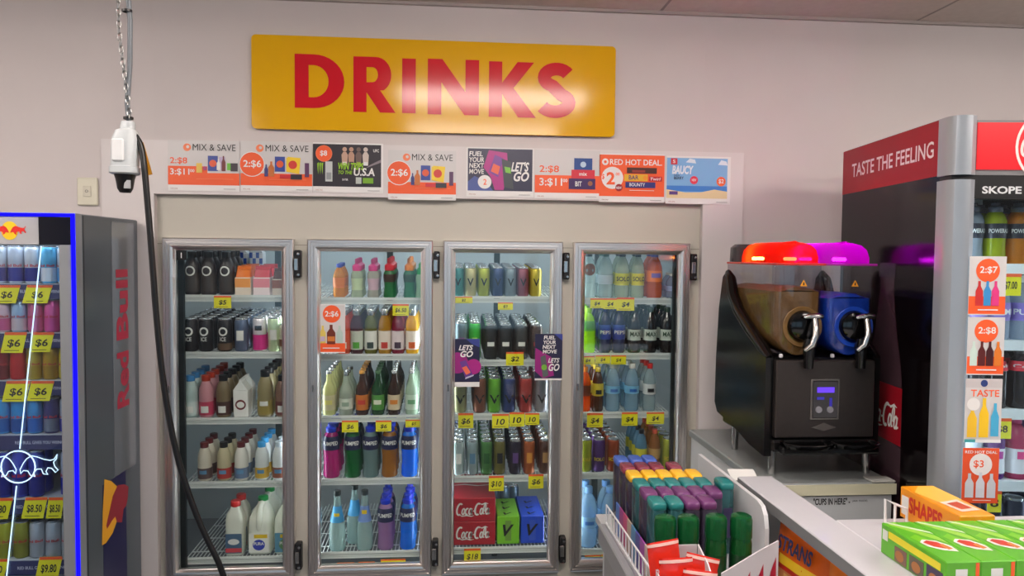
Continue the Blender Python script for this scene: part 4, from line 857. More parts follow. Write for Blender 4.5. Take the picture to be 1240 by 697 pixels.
# shelves with strips, cans and tickets
SHF = [1.487, 1.317, 1.151, .961, .735, .518]
strip_m_ = mat((38, 44, 92), .4)
for k, z in enumerate(SHF):
    sh = obj('shelf', boxm(round(RX1 - RX0 - .08, 4), .36, .006), mat((190, 194, 200), .4), t, (0, RY0 + .075 + .18 - oy, z - .006))
    obj('ticket_strip', boxm(round(RX1 - RX0 - .09, 4), .004, .05), strip_m_, sh, (0, -.183, -.046))
    obj('strip_lettering', textm('RED BULL GIVES YOU WIIINGS.', .17, .011, .01), cl(200, 200, 215), sh, (.145, -.1862, -.02))
    obj('strip_badge', prism_m([[(.262, -.03), (.285, -.03), (.285, -.01), (.262, -.01)]], 0, 0), ORANGE, sh, (0, -.1862, 0))
t2 = thing('fridge_light', 'white light bar inside the energy drink fridge top', 'light', (ox, RY0 + .07, 1.655))
part_box('lamp_base', WHITE, t2, -.24, .24, -.012, .012, .006, .016); part_box('diffuser', emis((235, 242, 255), 14), t2, -.235, .235, -.01, .01, 0, .006)
rc = lambda H, c1, c2, e: product('can', H, .0255, mt(*c1), SILVER, mt(*c2), (.06, .42), ('t', 'Red Bull', .48, 1.1, .07, mat(e, .4)))
RR = (196, 40, 50)
ROWS = [(.13, [((200, 206, 214), (40, 50, 130)), ((196, 204, 216), (36, 50, 140)), ((206, 210, 216), (30, 44, 130)), ((90, 180, 220), (216, 222, 228)), ((206, 214, 220), (60, 150, 210))]),
 (.115, [((226, 190, 200), (210, 90, 140)), ((160, 190, 220), (206, 190, 196)), ((214, 110, 150), (214, 100, 150)), ((222, 90, 160), (220, 80, 156)), ((206, 70, 150), (190, 60, 140))]),
 (.115, [((150, 30, 44), (120, 24, 36)), ((206, 44, 48), (196, 36, 44)), ((196, 170, 50), (180, 150, 40)), ((190, 150, 30), (170, 130, 24)), ((226, 206, 50), (216, 196, 30))]),
 (.125, [((60, 160, 220), (40, 110, 190)), ((40, 150, 220), (30, 90, 170)), ((60, 150, 215), (40, 110, 200)), ((60, 60, 120), (120, 130, 150)), ((190, 200, 214), (40, 50, 170))]),
 (.165, [((50, 60, 170), (40, 46, 140)), ((60, 70, 180), (46, 50, 150)), ((52, 60, 160), (44, 50, 140)), None, ((190, 196, 210), (40, 50, 170))]),
 (.13, [((180, 180, 50), (160, 160, 44)), ((150, 150, 50), (136, 136, 46)), ((176, 182, 190), (170, 176, 184)), ((182, 188, 196), (176, 182, 190)), ((190, 194, 200), (184, 190, 196))])]
ADJ = [['silver and navy', 'silver and blue', 'silver and dark blue', 'sky blue', 'silver and sky blue'], ['rose', 'pale blue', 'pink', 'bright pink', 'magenta'], ['dark red', 'red', 'olive yellow', 'mustard', 'yellow'], ['cyan', 'light blue', 'blue', 'dark navy', 'silver and blue'], ['tall blue', 'tall navy', 'tall deep blue', '', 'tall silver and blue'], ['lime', 'olive', 'silver grey', 'pale silver', 'white silver']]
SHW = ('top', 'second', 'third', 'fourth', 'fifth', 'bottom')
for k, (H, cs) in enumerate(ROWS):
    for i, c in enumerate(cs):
        if not c: continue
        for r_ in range(2):
            x = RX1 - .085 - (4 - i) * .0545 + (.0 if k != 1 else .008)
            tt = thing('energy_can', '%s energy can, %s row, %s shelf of the blue-edged fridge' % (ADJ[k][i], ('front', 'rear')[r_], SHW[k]), 'can', (x, RY0 + .107 + r_ * .054, SHF[k] + .0004), 0, 'cans in the energy drink fridge')
            build_parts(tt, rc(H, c[0], c[1], RR), r_ == 0)
RT = [(-3, 345, 25, 367, '$6', 0), (33, 345, 64, 367, '$6', 1), (6, 402, 33, 427, '$6', 0), (40, 402, 66, 426, '$6', 1), (8, 461, 37, 486, '$6', 0), (38, 461, 66, 485, '$6', 1), (-16, 603, 16, 628, '$9.80', 0), (31, 602, 58, 627, '$8.50', 1), (59, 602, 84, 627, '$8.50', 2), (48, 674, 76, 700, '$9.80', 1), (-20, 677, 11, 700, '$9.80', 0)]
for x0, y0, x1, y1, tx, n in RT:
    sh_ = min(range(6), key=lambda k: abs(onY(40, y0, RY0 + .072).z - SHF[k]))
    ticket('yellow %s price ticket, %s on the %s shelf of blue-edged fridge' % (tx, ('left', 'right', 'far right')[n], SHW[sh_]), x0, y0, min(x1, 78), y1, tx, RY0 + .068, 'price tickets in the energy drink fridge', True, .22)

# ------------------------------------------------------------------ red and black drinks fridge on the right
TH = radians(-6.5); KP = Vector((1.478, 2.10, 0)); KAX = Vector((cos(TH), sin(TH), 0)); KAY = Vector((-sin(TH), cos(TH), 0))
def KW(x, y, z): return KP + KAX * x + KAY * y + Vector((0, 0, z))
def KL(px, py, off=0.):
    d = ray(px, py); o = KP + KAY * off; q_ = CAM + d * ((o - CAM).dot(KAY) / d.dot(KAY)); return (q_ - KP).dot(KAX), q_.z
def KSide(px, py):
    d = ray(px, py); o = KP + KAX * .016; q_ = CAM + d * ((o - CAM).dot(KAX) / d.dot(KAX)); return (q_ - KP).dot(KAY), q_.z
K = thing('display_fridge', 'tall black and red drinks fridge with silver column at right', 'fridge', KP, TH)
kb = mat((12, 7, 9), .14, noise=.05, spec=.32)
KW_ = .60; KZ = 2.02
def kx(name, m_, x0, x1, y0, y1, z0, z1, bev=0., par=None): return part_box(name, m_, par or K, x0, x1, y0, y1, z0, z1, bev)
sp_ = kx('side_panel', kb, .016, .05, .07, .80, .08, KZ + .01)
kx('side_panel', kb, KW_ - .05, KW_ - .016, .07, .80, .08, KZ + .01)
kx('back_panel', mat((200, 204, 206), .5), .05, KW_ - .05, .76, .80, .08, KZ)
kx('top_panel', mat((60, 58, 58), .4), .05, KW_ - .05, .07, .76, KZ - .04, KZ)
kx('base_panel', BLACK, .05, KW_ - .05, .07, .76, .08, .3)
for x in (.08, KW_ - .08):
    for y in (.12, .72): obj('foot', lathe(((0, 0), (.025, 0), (.022, .08), (0, .08)), 10), BLACK, K, (x, y, 0))
colm = mat((166, 172, 178), .35, .5, noise=.02)
def column(z0, z1, x):
    me = prism_m([[(0, 0), (.072, 0), (.072, .05), (.0, .075)]], z0, z1)
    pts2 = [(.076, .0), (.058, -.012), (.034, -.014), (.014, -.006), (.002, .012), (.0, .03), (.0, .066), (.076, .066)]
    bm = bmesh.new(); A = [bm.verts.new((p[0], p[1], z0)) for p in pts2]; B = [bm.verts.new((p[0], p[1], z1)) for p in pts2]
    n = len(pts2)
    for i in range(n): j = (i + 1) % n; bm.faces.new((A[i], A[j], B[j], B[i]))
    bm.faces.new(A[::-1]); bm.faces.new(B)
    return finish(bm, 'col', .5)
obj('door_column', column(.1, 1.838, 0), colm, K); obj('header_column', column(1.852, KZ + .006, 0), colm, K)
obj('door_column', column(.1, 1.838, 0), colm, K, (KW_, 0, 0), None, (-1, 1, 1)); obj('header_column', column(1.852, KZ + .006, 0), colm, K, (KW_, 0, 0), None, (-1, 1, 1))
kx('gap_trim', BLACK, .01, KW_ - .01, .004, .07, 1.838, 1.852)
kx('header_frame', mat((120, 120, 122), .4), .076, KW_ - .076, .002, .06, 1.852, KZ - .006)
hl = kx('header_lightbox', mat((200, 8, 22), .3, emit=.7), .079, KW_ - .079, -.002, .002, 1.868, KZ - .014)
# white ring and script in the middle of the header
cxl, czl = KW_ / 2, 1.935
obj('header_ring', strip_m([(ell(0, 0, .108, .108, 0, 360, 40), .004)]), WL, K, (cxl, -.0035, czl))
obj('header_lettering', script_logo(.19, .06), WL, K, (cxl, -.0035, czl))
kx('door_head', BLACK, .076, KW_ - .076, .0, .05, 1.782, 1.838)
obj('lettering', textm('SKOPE', .115, .022, .03), cl(210, 212, 214), K, (.155, -.001, 1.808))
kx('door_bottom_rail', colm, .076, KW_ - .076, .0, .05, .1, .3)
kx('glass_pane', glass((240, 248, 250), .05, .5, .02), .076, KW_ - .076, .014, .02, .3, 1.782)
red = mat((150, 18, 34), .35, spec=.25)
def kside(name, m_, y0, y1, z0, z1, dx): return obj(name, boxm(.0008, round(y1 - y0, 4), round(z1 - z0, 4)), m_, K, (.016 - dx, (y0 + y1) / 2, z0))
kside('red_side_band', red, .072, .80, 1.858, KZ + .009, .0004)
a = KSide(1028, 205); b = KSide(1138, 190)
o = obj('lettering', textm('TASTE THE FEELING', abs(a[0] - b[0]) * .90, .052, .012), cl(222, 210, 210), K); o.matrix_local = Matrix.Translation((.0145, (a[0] + b[0]) / 2, 1.944)) @ SIDE_L.to_4x4()
# big bottle printed on the side
bc = KSide(1071, 450)[0]; hw = abs(KSide(1094, 450)[0] - bc)
zt = KSide(1075, 318)[1]; zb = .25; L_, R_ = [], []
for f_, w__ in ((0, .95), (.06, 1), (.25, .86), (.42, 1.0), (.62, 1.0), (.72, .9), (.84, .55), (.93, .38), (.97, .38), (.972, .46), (1, .44)):
    z_ = zb + (zt - zb) * f_; L_.append((bc - hw * w__, z_)); R_.append((bc + hw * w__, z_))
def kshape(name, loop, m_, dx):
    o = obj(name, prism_m([loop], 0, 0), m_, K); o.matrix_local = Matrix.Translation((.016 - dx, 0, 0)) @ Matrix(((0, 1, 0), (1, 0, 0), (0, 0, 1))).to_4x4(); return o
kshape('bottle_print', L_ + R_[::-1], mat((66, 46, 54), .12), .0006)
za, zb2 = KSide(1085, 468)[1], KSide(1085, 538)[1]
kshape('bottle_label_print', [(bc - hw * .98, zb2), (bc + hw * .98, zb2), (bc + hw * .98, za), (bc - hw * .98, za)], mat((150, 20, 34), .25), .0012)
kshape('bottle_cap_print', [(bc - hw * .46, zt - .05), (bc + hw * .46, zt - .05), (bc + hw * .42, zt), (bc - hw * .42, zt)], mat((40, 36, 44), .25), .0012)
o = obj('bottle_lettering', script_logo(round(hw * 1.9, 4), .085), WL, K); o.matrix_local = Matrix.Translation((.0142, bc, (za + zb2) / 2 - .01)) @ SIDE_L.to_4x4()
KSH = [1.588, 1.352, 1.137, .912, .66]
for k, z in enumerate(KSH):
    sh = obj('shelf', boxm(KW_ - .12, .5, .008), mat((225, 228, 230), .4), K, (KW_ / 2, .33, z - .008))
    obj('shelf_rail', boxm(KW_ - .12, .006, .032), mat((230, 232, 234), .35), sh, (0, -.253, -.022))
for x in (.09, KW_ - .09):
    tt = thing('fridge_light', 'white light tube inside the %s edge of the red fridge' % ('left' if x < .3 else 'right'), 'light', KW(x, .056, .4), TH, 'red fridge light tubes')
    obj('light_tube', lathe(((0, 0), (.008, 0), (.008, 1.3), (0, 1.3)), 8), emis((235, 244, 255), 16), tt); part_box('lamp_base', WHITE, tt, -.008, .008, -.012, -.0085, 0, 1.3)
pwr = lambda c: product('pump', .19, .033, wc(*c), cl(70, 74, 84), cl(40, 40, 50), (.42, .66), ('t', 'POWERADE', .54, 1.05, .07, WL))
KROW = [(0, 'sports_bottle', [('clear', pwr((170, 180, 190))), ('lime', pwr((206, 220, 30))), ('orange', pwr((240, 150, 30))), ('blue', pwr((30, 120, 220))), ('red', pwr((220, 40, 60)))]),
 (1, 'water_bottle', [('clear', product('pet', .2, .033, wg(206, 220, 236), WL, cl(130, 110, 190), (.3, .58), ('t', 'PUMP', .44, 1.2, .09, WL)))] * 5),
 (2, 'cola_bottle', [('dark', product('pet', .19, .033, mat((26, 20, 24), .1, alpha=.9), cl(30, 26, 30), cl(205, 26, 50), (.62, .78), ('t', 'Cola', .7, 1.0, .06, WL)))] * 5),
 (3, 'flavoured_water_bottle', [('silver', product('pet', .195, .033, wg(216, 222, 230), WL, cl(200, 205, 215), (.2, .6))), ('purple', product('pet', .195, .033, wc(130, 60, 170), cl(120, 60, 160), cl(222, 224, 232), (.1, .5), ('p', 0, .4, .4, .12, cl(180, 40, 150)))), ('pink', product('pet', .195, .033, wc(226, 50, 120), cl(200, 40, 110), cl(226, 224, 230), (.1, .5), ('p', 0, .4, .4, .12, cl(220, 50, 130)))), ('lilac', product('pet', .195, .033, wc(150, 110, 190), cl(130, 100, 180), cl(222, 224, 232), (.1, .5))), ('rose', product('pet', .195, .033, wc(226, 110, 140), cl(200, 80, 110), cl(222, 224, 232), (.1, .5)))]),
 (4, 'cola_can', [('dark', product('can', .19, .034, mt(30, 34, 60), SILVER, cl(60, 56, 90), (.3, .6)))] * 5)]
KSN = ('top', 'second', 'third', 'fourth', 'fifth')
for k, nm, L in KROW:
    for i, (adj, spx) in enumerate(L):
        for r_ in range(2):
            x = (.165 if k else .145) + i * .07
            tt = thing(nm, '%s %s, %s of five, %s row, %s shelf of the red fridge' % (adj, nm.replace('_', ' '), ORD[i], ('front', 'rear')[r_], KSN[k]), 'bottle' if 'can' not in nm else 'can', KW(x, .125 + r_ * .08, KSH[k] + .0005), TH, 'drinks in the red fridge')
            build_parts(tt, spx, r_ == 0)
def kticket(lab, x0, y0, x1, y1, tx):
    a = KL(x0, y0, .074); b = KL(x1, y1, .074); w_, h_ = b[0] - a[0], a[1] - b[1]
    t = thing('price_ticket', lab, 'price ticket', KW((a[0] + b[0]) / 2, .074, b[1]), TH, 'price tickets in the red fridge')
    obj('card', boxm(round(w_, 4), .001, round(h_, 4)), YELLOW, t); obj('header_strip', boxm(round(w_, 4), .0004, round(h_ * .15, 4)), ORANGE, t, (0, -.0009, h_ * .85)); obj('lettering', textm(tx, w_ * .6, h_ * .4, .02), INK, t, (0, -.0012, h_ * .45))
kticket('yellow $7 price ticket under the red fridge top shelf', 1212, 331, 1236, 358, '$7.00')
kticket('yellow $8 price ticket under the red fridge third shelf', 1203, 506, 1224, 531, '$8')
kticket('yellow $8 price ticket under the red fridge fourth shelf', 1196, 594, 1212, 620, '8')
def kposter(lab, x0, y0, x1, y1, els):
    a = KL(x0, y0); b = KL(x1, y1); w_, h_ = .107, a[1] - b[1]
    printed('promo_poster', lab, 'poster', KW((a[0] + b[0]) / 2, -.0165, b[1]), w_, h_, els, PAPER, 'posters on the red fridge door', TH)
def kp(tx, cols): return [('r', 0, 0, 1, 1, GREYP), ('r', 0, .02, 1, .32, OR), ('d', .5, .76, .2, OR), ('t', tx, .28, .7, .76, .83, PAPER)] + [('p', bottlep(.5 + (i - (len(cols) - 1) / 2) * .22, .16, .2, .42), c) for i, c in enumerate(cols)] + [('r', .25, .08, .8, .10, PAPER, 'small_print')]
kposter('grey 2 for $7 offer poster, topmost on the red fridge door', 1171, 310, 1212, 381, kp('2:$7', [cl(200, 50, 50), cl(60, 140, 200), cl(220, 60, 130)]))
kposter('grey 2 for $8 offer poster, second on the red fridge door', 1169, 383, 1210, 453, kp('2:$8', [cl(200, 220, 210), cl(90, 30, 30), cl(70, 26, 30), cl(220, 120, 40)]))
kposter('TASTE poster with yellow bottles on the red fridge door', 1165, 457, 1208, 534, [('r', 0, 0, 1, 1, GREYP), ('r', 0, .86, 1, 1, cl(196, 190, 190)), ('d', .5, .93, .055, cl(40, 60, 120), 'badge_print'), ('t', 'TASTE', .14, .72, .92, .83, OR), ('p', bottlep(.2, .08, .26, .5), cl(236, 190, 40)), ('p', bottlep(.52, .08, .26, .62), cl(240, 196, 30)), ('p', bottlep(.82, .1, .22, .52), cl(70, 170, 210)), ('d', .22, .6, .1, PAPER), ('r', 0, 0, 1, .05, PAPER), ('r', 0, 0, .3, .05, cl(60, 160, 160), 'badge_print')])
kposter('orange poster with three clear bottles, lowest on the red fridge door', 1163, 540, 1203, 607, [('r', 0, 0, 1, 1, mat((224, 80, 34), .45)), ('t', 'RED HOT DEAL', .06, .9, .94, .95, PAPER), ('d', .5, .7, .2, PAPER), ('t', '$3', .3, .63, .58, .78, OR), ('p', bottlep(.2, .1, .24, .44), cl(200, 206, 212)), ('p', bottlep(.5, .1, .24, .46), cl(206, 212, 220)), ('p', bottlep(.8, .1, .24, .44), cl(200, 206, 212)), ('r', .3, .05, .8, .06, PAPER, 'small_print')])

# ------------------------------------------------------------------ bench with the slush machine
BZ = .85
t = thing('service_bench', 'grey-topped white bench under the slush machine', 'bench', (1.26, 2.74, 0))
part_box('bench_top', mat((150, 156, 156), .3, .2, noise=.05), t, -.21, .245, -.385, .40, BZ - .03, BZ, .004)
part_box('top_edging', mat((206, 204, 176), .45), t, -.212, .247, -.389, -.385, BZ - .04, BZ - .004)
part_box('carcass', mat((196, 198, 198), .5), t, -.20, .235, -.375, .395, .0, BZ - .03)
fp = part_box('front_panel', mat((190, 194, 196), .45), t, -.20, .235, -.381, -.375, .1, BZ - .044)
a = onY(985, 613, 2.36); b = onY(1027, 612, 2.36)
obj('lettering', textm('"CUPS IN HERE" -', (b.x - a.x) * 1.06, .023, .03), INK, t, ((a.x + b.x) / 2 - 1.26 + .002, -.3816, 1.6 - (612.5 - 311.5) / 900 * 2.43 - .0))
a = onY(1034, 612, 2.36)
obj('small_lettering', textm('(ASK INSIDE)', .052, .008, .01), INK, t, (a.x - 1.26 + .02, -.3816, .787))
part_box('plastic_cap', mat((180, 182, 176), .35), t, .16, .245, -.388, -.33, BZ + .0002, BZ + .006, .002)

SX, SY = 1.283, 2.64
t = thing('slush_machine', 'black twin-bowl slush machine with orange and magenta lit lids', 'slush machine', (SX, SY, BZ))
def sb(name, m_, x0, x1, y0, y1, z0, z1, bev=0., par=None):
    return part_box(name, m_, par or t, x0 - SX, x1 - SX, y0 - SY, y1 - SY, z0 - BZ, z1 - BZ, bev)
for x in (1.122, 1.466):
    for y in (2.468, 2.80):
        obj('leg', lathe(((0, 0), (.012, 0), (.013, .02), (.016, .115), (0, .115)), 12), CHROME, t, (x - SX, y - SY, .0005))
gb = mat((12, 12, 13), .22)
sb('body', gb, 1.10, 1.455, 2.43, 2.88, .955, 1.262, .012)
sb('base_tray', gb, 1.092, 1.462, 2.40, 2.86, .945, .985, .008)
fpan = sb('front_panel', mat((72, 66, 64), .42, .75, noise=.05, nscale=60), 1.102, 1.450, 2.402, 2.43, .992, 1.256, .004)
# drip trays
for x in (1.20, 1.365):
    o = obj('drip_tray', loft_m([(0, .075, .05), (.012, .085, .06), (.016, .085, .06), (.017, .078, .053), (.010, .074, .05)], 24, 2.3), GLOSSBLACK, t, (x - SX, 2.375 - SY, .968 - BZ))
sb('tray_support', gb, 1.11, 1.45, 2.36, 2.40, .945, .97, .006)
# control display
o = sb('control_panel', mat((30, 30, 34), .1, coat=.5), 1.228, 1.318, 2.396, 2.402, 1.06, 1.188, .003)
sb('panel_bezel', mat((120, 116, 112), .25, .8), 1.222, 1.324, 2.399, 2.4021, 1.054, 1.194, .002)
sb('screen', emis((110, 70, 255), 1.1), 1.243, 1.303, 2.3945, 2.396, 1.148, 1.166)
sb('screen', emis((90, 80, 220), .5), 1.243, 1.268, 2.3945, 2.396, 1.124, 1.133); sb('screen', emis((90, 80, 220), .4), 1.287, 1.296, 2.3945, 2.396, 1.10, 1.13)
for x in (1.25, 1.29): obj('button', lathe(((0, 0), (.012, 0), (.011, .003), (0, .003)), 12), mat((150, 150, 156), .2, .6), t, (x - SX, 2.396 - SY, 1.09 - BZ), (pi / 2, 0, 0))
obj('emblem', prism_m([[(-.045, 0), (0, -.012), (.045, 0), (.03, .004), (0, .016), (-.03, .004)]], 0, 0), mat((110, 104, 100), .25, .8), t, (1.272 - SX, 2.4012 - SY, 1.028 - BZ))
# side fairings: curved black shells
prof = [(2.425, .925), (2.425, 1.262), (2.47, 1.285), (2.60, 1.345), (2.70, 1.40), (2.76, 1.455), (2.79, 1.52), (2.815, 1.54), (2.84, 1.525), (2.875, 1.40), (2.895, 1.2), (2.9, 1.02), (2.87, .985), (2.70, .965), (2.55, .935)]
def yz_prism(pr, x0, x1):
    me = prism_m([[(p[0] - SY, p[1] - BZ) for p in pr]], 0, x1 - x0)
    for v in me.vertices: v.co = (v.co.y + x0 - SX, v.co.x, v.co.z)
    return me
for x0, x1 in ((1.074, 1.10), (1.455, 1.481)):
    bm = bmesh.new(); me = yz_prism(prof, x0, x1); bm.from_mesh(me); bpy.data.meshes.remove(me)
    obj('side_fairing', finish(bm, 'fairing'), gb, t)
    obj('fairing_ridge', sweep_m([(( x0 + x1) / 2 - SX, p[0] - SY, p[1] - BZ) for p in prof[1:9]], [.012, .02, .022, .022, .022, .02, .014, .008], 10), GLOSSBLACK, t)
# bowls, slush, lids, taps
def bowl_loop(hw_, zb_, zt_, n=12):
    r_ = hw_; L = [(hw_, zt_)] ; L = [(hw_ * 1.0, zt_)]
    for i in range(n + 1):
        a_ = -pi * i / n; L.append((r_ * .98 * cos(a_), zb_ + r_ * .86 + r_ * .86 * sin(a_)))
    L.append((-hw_ * 1.0, zt_)); return L
def bowl_mesh(hw_, zb_, zt_, y0, y1, rnd=.03):
    """open trough with rounded bottom, its front rounded in depth"""
    loop = bowl_loop(hw_, zb_, zt_); cz = (zb_ + zt_) / 2; bm = bmesh.new(); rings = []
    for y, s_ in ((y0, .80), (y0 + rnd * .15, .90), (y0 + rnd * .5, .97), (y0 + rnd, 1), (y1, 1)):
        rings.append([bm.verts.new((p[0] * s_, y, (p[1] - zb_) * (1 if p[1] > zt_ - 1e-6 else 1) + zb_ + (1 - s_) * .04 * (1 if p[1] < zt_ - 1e-6 else 0))) for p in loop])
    n = len(loop)
    for A, B in zip(rings, rings[1:]):
        for i in range(n - 1): bm.faces.new((A[i], A[i + 1], B[i + 1], B[i]))
    bm.faces.new(rings[0]); bm.faces.new(rings[-1][::-1])
    return finish(bm, 'bowl', .8)
clearp = glass((232, 232, 236), .07, .5, .06)
SLC = [mat((112, 82, 40), .45, noise=.25, nscale=40, bump=.3), mat((16, 62, 168), .4, noise=.2, nscale=40, bump=.3)]
LIDC = [mat((255, 70, 40), .12, alpha=.6, trans=.9), mat((235, 20, 235), .12, alpha=.6, trans=.9)]
nm2 = ('left', 'right')
for k, xc in enumerate((1.186, 1.368)):
    hwb = .085
    bo = obj('bowl', bowl_mesh(hwb, 1.268 - BZ, 1.575 - BZ, 2.425 - SY, 2.86 - SY), clearp, t, (xc - SX, 0, 0))
    # slush: the trough filled to an uneven line
    loop = bowl_loop(hwb - .003, 1.271, (1.487, 1.465)[k]); bm = bmesh.new(); rings = []; rnd_ = random.Random(3 + k)
    for y, s_ in ((2.430, .80), (2.436, .9), (2.446, .965), (2.458, .995), (2.50, 1), (2.58, 1), (2.66, 1), (2.74, 1), (2.82, 1), (2.85, 1)):
        rings.append([bm.verts.new((p[0] * s_, y - SY, p[1] - BZ)) for p in loop])
    n = len(loop)
    for A, B in zip(rings, rings[1:]):
        for i in range(n - 1): bm.faces.new((A[i], A[i + 1], B[i + 1], B[i]))
    bm.faces.new(rings[0]); bm.faces.new(rings[-1][::-1])
    # top surface with lumps
    tops = []
    for ri, ring in enumerate(rings):
        row = [ring[-1]]
        for j in range(1, 6):
            u_ = j / 6; x_ = ring[-1].co.x + (ring[0].co.x - ring[-1].co.x) * u_
            hgt = (.016 * sin(pi * u_) * rnd_.uniform(.6, 1.3)) if 0 < ri < len(rings) - 1 else .004
            row.append(bm.verts.new((x_, ring[0].co.y, ring[0].co.z + hgt)))
        row.append(ring[0]); tops.append(row)
    for A, B in zip(tops, tops[1:]):
        for i in range(6): bm.faces.new((A[i], A[i + 1], B[i + 1], B[i]))
    obj('slush', finish(bm, 'slush', 1.0), SLC[k], t, (xc - SX, 0, 0))
    # lid: rim, domed coloured cover, dark rear, LED puck inside
    obj('lid_rim', boxm(.178, .45, .008, .003), mat((240, 90, 80) if k == 0 else (210, 60, 200), .15, alpha=.5), t, (xc - SX, 2.64 - SY, 1.576 - BZ))
    obj('lid', loft_m([(0, .086, .17), (.02, .086, .17), (.045, .082, .16), (.062, .070, .14), (.070, .05, .11), (.072, .02, .05)], 28, 5), LIDC[k], t, (xc - SX, 2.595 - SY, 1.5845 - BZ))
    obj('lid_rear', loft_m([(0, .086, .045), (.055, .084, .043), (.068, .07, .03)], 20, 5), mat((60, 56, 60), .15, alpha=.8), t, (xc - SX, 2.815 - SY, 1.5845 - BZ))
    for q, (dx, dy) in enumerate(((-.05, .06), (.02, -.05))):
        obj('lid_lamp', boxm(.03, .05, .012, .004), emis(((255, 205, 90), (255, 70, 40))[q] if k == 0 else ((255, 60, 255), (230, 30, 255))[q], 36), t, (xc + dx - SX, 2.595 + dy - SY, 1.592 - BZ))
    obj('handle_ridge', sweep_m([(xc - SX - .03, 2.50 - SY, 1.652 - BZ), (xc - SX, 2.47 - SY, 1.657 - BZ), (xc - SX + .03, 2.50 - SY, 1.652 - BZ)], .004, 6), LIDC[k], t)
    # tap
    tx_ = xc - SX + .012; fy = 2.425 - SY
    td = obj('tap_plate', lathe(((0, .022), (.03, .022), (.046, .016), (.052, .004), (.052, 0), (0, 0)), 24), GLOSSBLACK, t, (tx_, fy - .001, 1.372 - BZ), (pi / 2, 0, 0))
    obj('spout', loft_m([(0, .014, .014), (.03, .016, .016), (.075, .018, .02), (.10, .014, .016)], 16, 3), gb, t, (tx_ + .006, fy - .04, 1.232 - BZ))
    hd = obj('handle', sweep_m([(tx_ - .012, fy - .05, 1.292 - BZ), (tx_ + .01, fy - .056, 1.312 - BZ), (tx_ + .02, fy - .058, 1.345 - BZ), (tx_ + .022, fy - .05, 1.375 - BZ), (tx_ + .024, fy - .04, 1.398 - BZ)], [.008, .012, .012, .010, .010], 10), CHROME, t)
    obj('handle_bar', sweep_m([(tx_ - .012, fy - .038, 1.402 - BZ), (tx_ + .004, fy - .04, 1.406 - BZ), (tx_ + .03, fy - .042, 1.408 - BZ), (tx_ + .05, fy - .04, 1.406 - BZ)], [.006, .009, .011, .008], 10), CHROME, t)
    obj('front_seal', lathe(((.054, 0), (.068, .002), (.070, 0), (.068, -.001)), 24), SLC[k], t, (tx_, fy - .002, 1.368 - BZ), (pi / 2, 0, 0))
    obj('warning_sticker', prism_m([[(-.013, 0), (.013, 0), (0, .022)]], 0, 0), mat((225, 150, 20), .5), t, (xc + .012 - SX, 2.4215 - SY, 1.506 - BZ))
    obj('warning_mark', prism_m([[(-.003, .004), (.003, .004), (.002, .014), (-.002, .014)]], 0, 0), INK, t, (xc + .012 - SX, 2.4207 - SY, 1.506 - BZ))
    obj('bowl_clip', boxm(.012, .012, .014, .003), mat((200, 200, 204), .2), t, (xc - .06 - SX, 2.425 - SY, 1.262 - BZ))

# ------------------------------------------------------------------ white counter, ledge and what lies on it
CZ = .90
ctm = mat((198, 198, 204), .1, noise=.02)
t = thing('shop_counter', 'white shop counter with a long narrow ledge at the right', 'counter', (1.3, 1.4, 0))
def cb(name, m_, x0, x1, y0, y1, z0, z1, bev=0.): return part_box(name, m_, t, x0 - 1.3, x1 - 1.3, y0 - 1.4, y1 - 1.4, z0, z1, bev)
cb('ledge', ctm, .928, 1.04, .5, 2.285, CZ - .035, CZ, .003)
cb('countertop', ctm, 1.04, 2.2, .5, 1.888, CZ - .035, CZ, .003)
cb('ledge_trim', mat((120, 122, 124), .4), .9275, .9285, .5, 2.285, CZ - .034, CZ - .004)
cb('back_panel', mat((190, 188, 186), .5), 1.02, 1.04, .5, 2.285, .0, CZ - .035)
cb('carcass', mat((200, 200, 202), .5), 1.04, 2.2, .5, 1.86, 0, CZ - .035)
tag(obj('price_card', prism_m([rrect(.088, .062, .004)], 0, .002), WHITE, None, (.975, 2.335, .872), (-1.25, 0, -.08)), 'blank white card lying at the far end of the ledge', 'card')
# end panel of the low shelf unit beside the ledge
t = thing('shelf_unit', 'low white display shelf unit in front of the counter', 'shelf unit', (.7, 2.05, 0))
def gx(name, m_, x0, x1, y0, y1, z0, z1, bev=0.): return part_box(name, m_, t, x0 - .7, x1 - .7, y0 - 2.05, y1 - 2.05, z0, z1, bev)
gw = mat((206, 208, 210), .4)
pl_ = [(2.52, 0), (2.52, .91), (2.02, .912), (1.99, .905), (1.972, .885), (1.962, .85), (1.958, .70), (1.958, 0)]
me = prism_m([[(p[0] - 2.05, p[1]) for p in pl_]], 0, .012)
for v in me.vertices: v.co = (v.co.y + .178, v.co.x, v.co.z)
obj('side_panel', me, gw, t)
gx('deck', mat((190, 192, 194), .4), .512, .878, 1.70, 2.50, .685, .71)
gx('deck', mat((190, 192, 194), .4), .40, .878, 1.25, 1.70, .685, .71)
gx('plinth', mat((150, 150, 152), .5), .54, .86, 1.3, 2.48, 0, .685)
gx('front_rail', mat((150, 152, 156), .35, .3), .487, .512, 1.705, 2.335, .675, .738, .004)
gx('rear_panel', gw, .54, .86, 2.48, 2.50, 0, .685)
t = thing('wire_guard', 'white wire guard along the edge of the low shelf', 'wire guard', (.512, 2.33, .738), 0)
wm = mat((222, 222, 224), .35)
for zz, y1 in ((.062, -.62), (.004, -.62)): obj('wire_rail', sweep_m([(0, 0, zz), (.012, y1, zz)], .0028, 6), wm, t)
for k in range(18): obj('wire', sweep_m([(.012 * k / 17, -k * .035, 0), (.012 * k / 17, -k * .035, .062)], .0022, 5), wm, t)
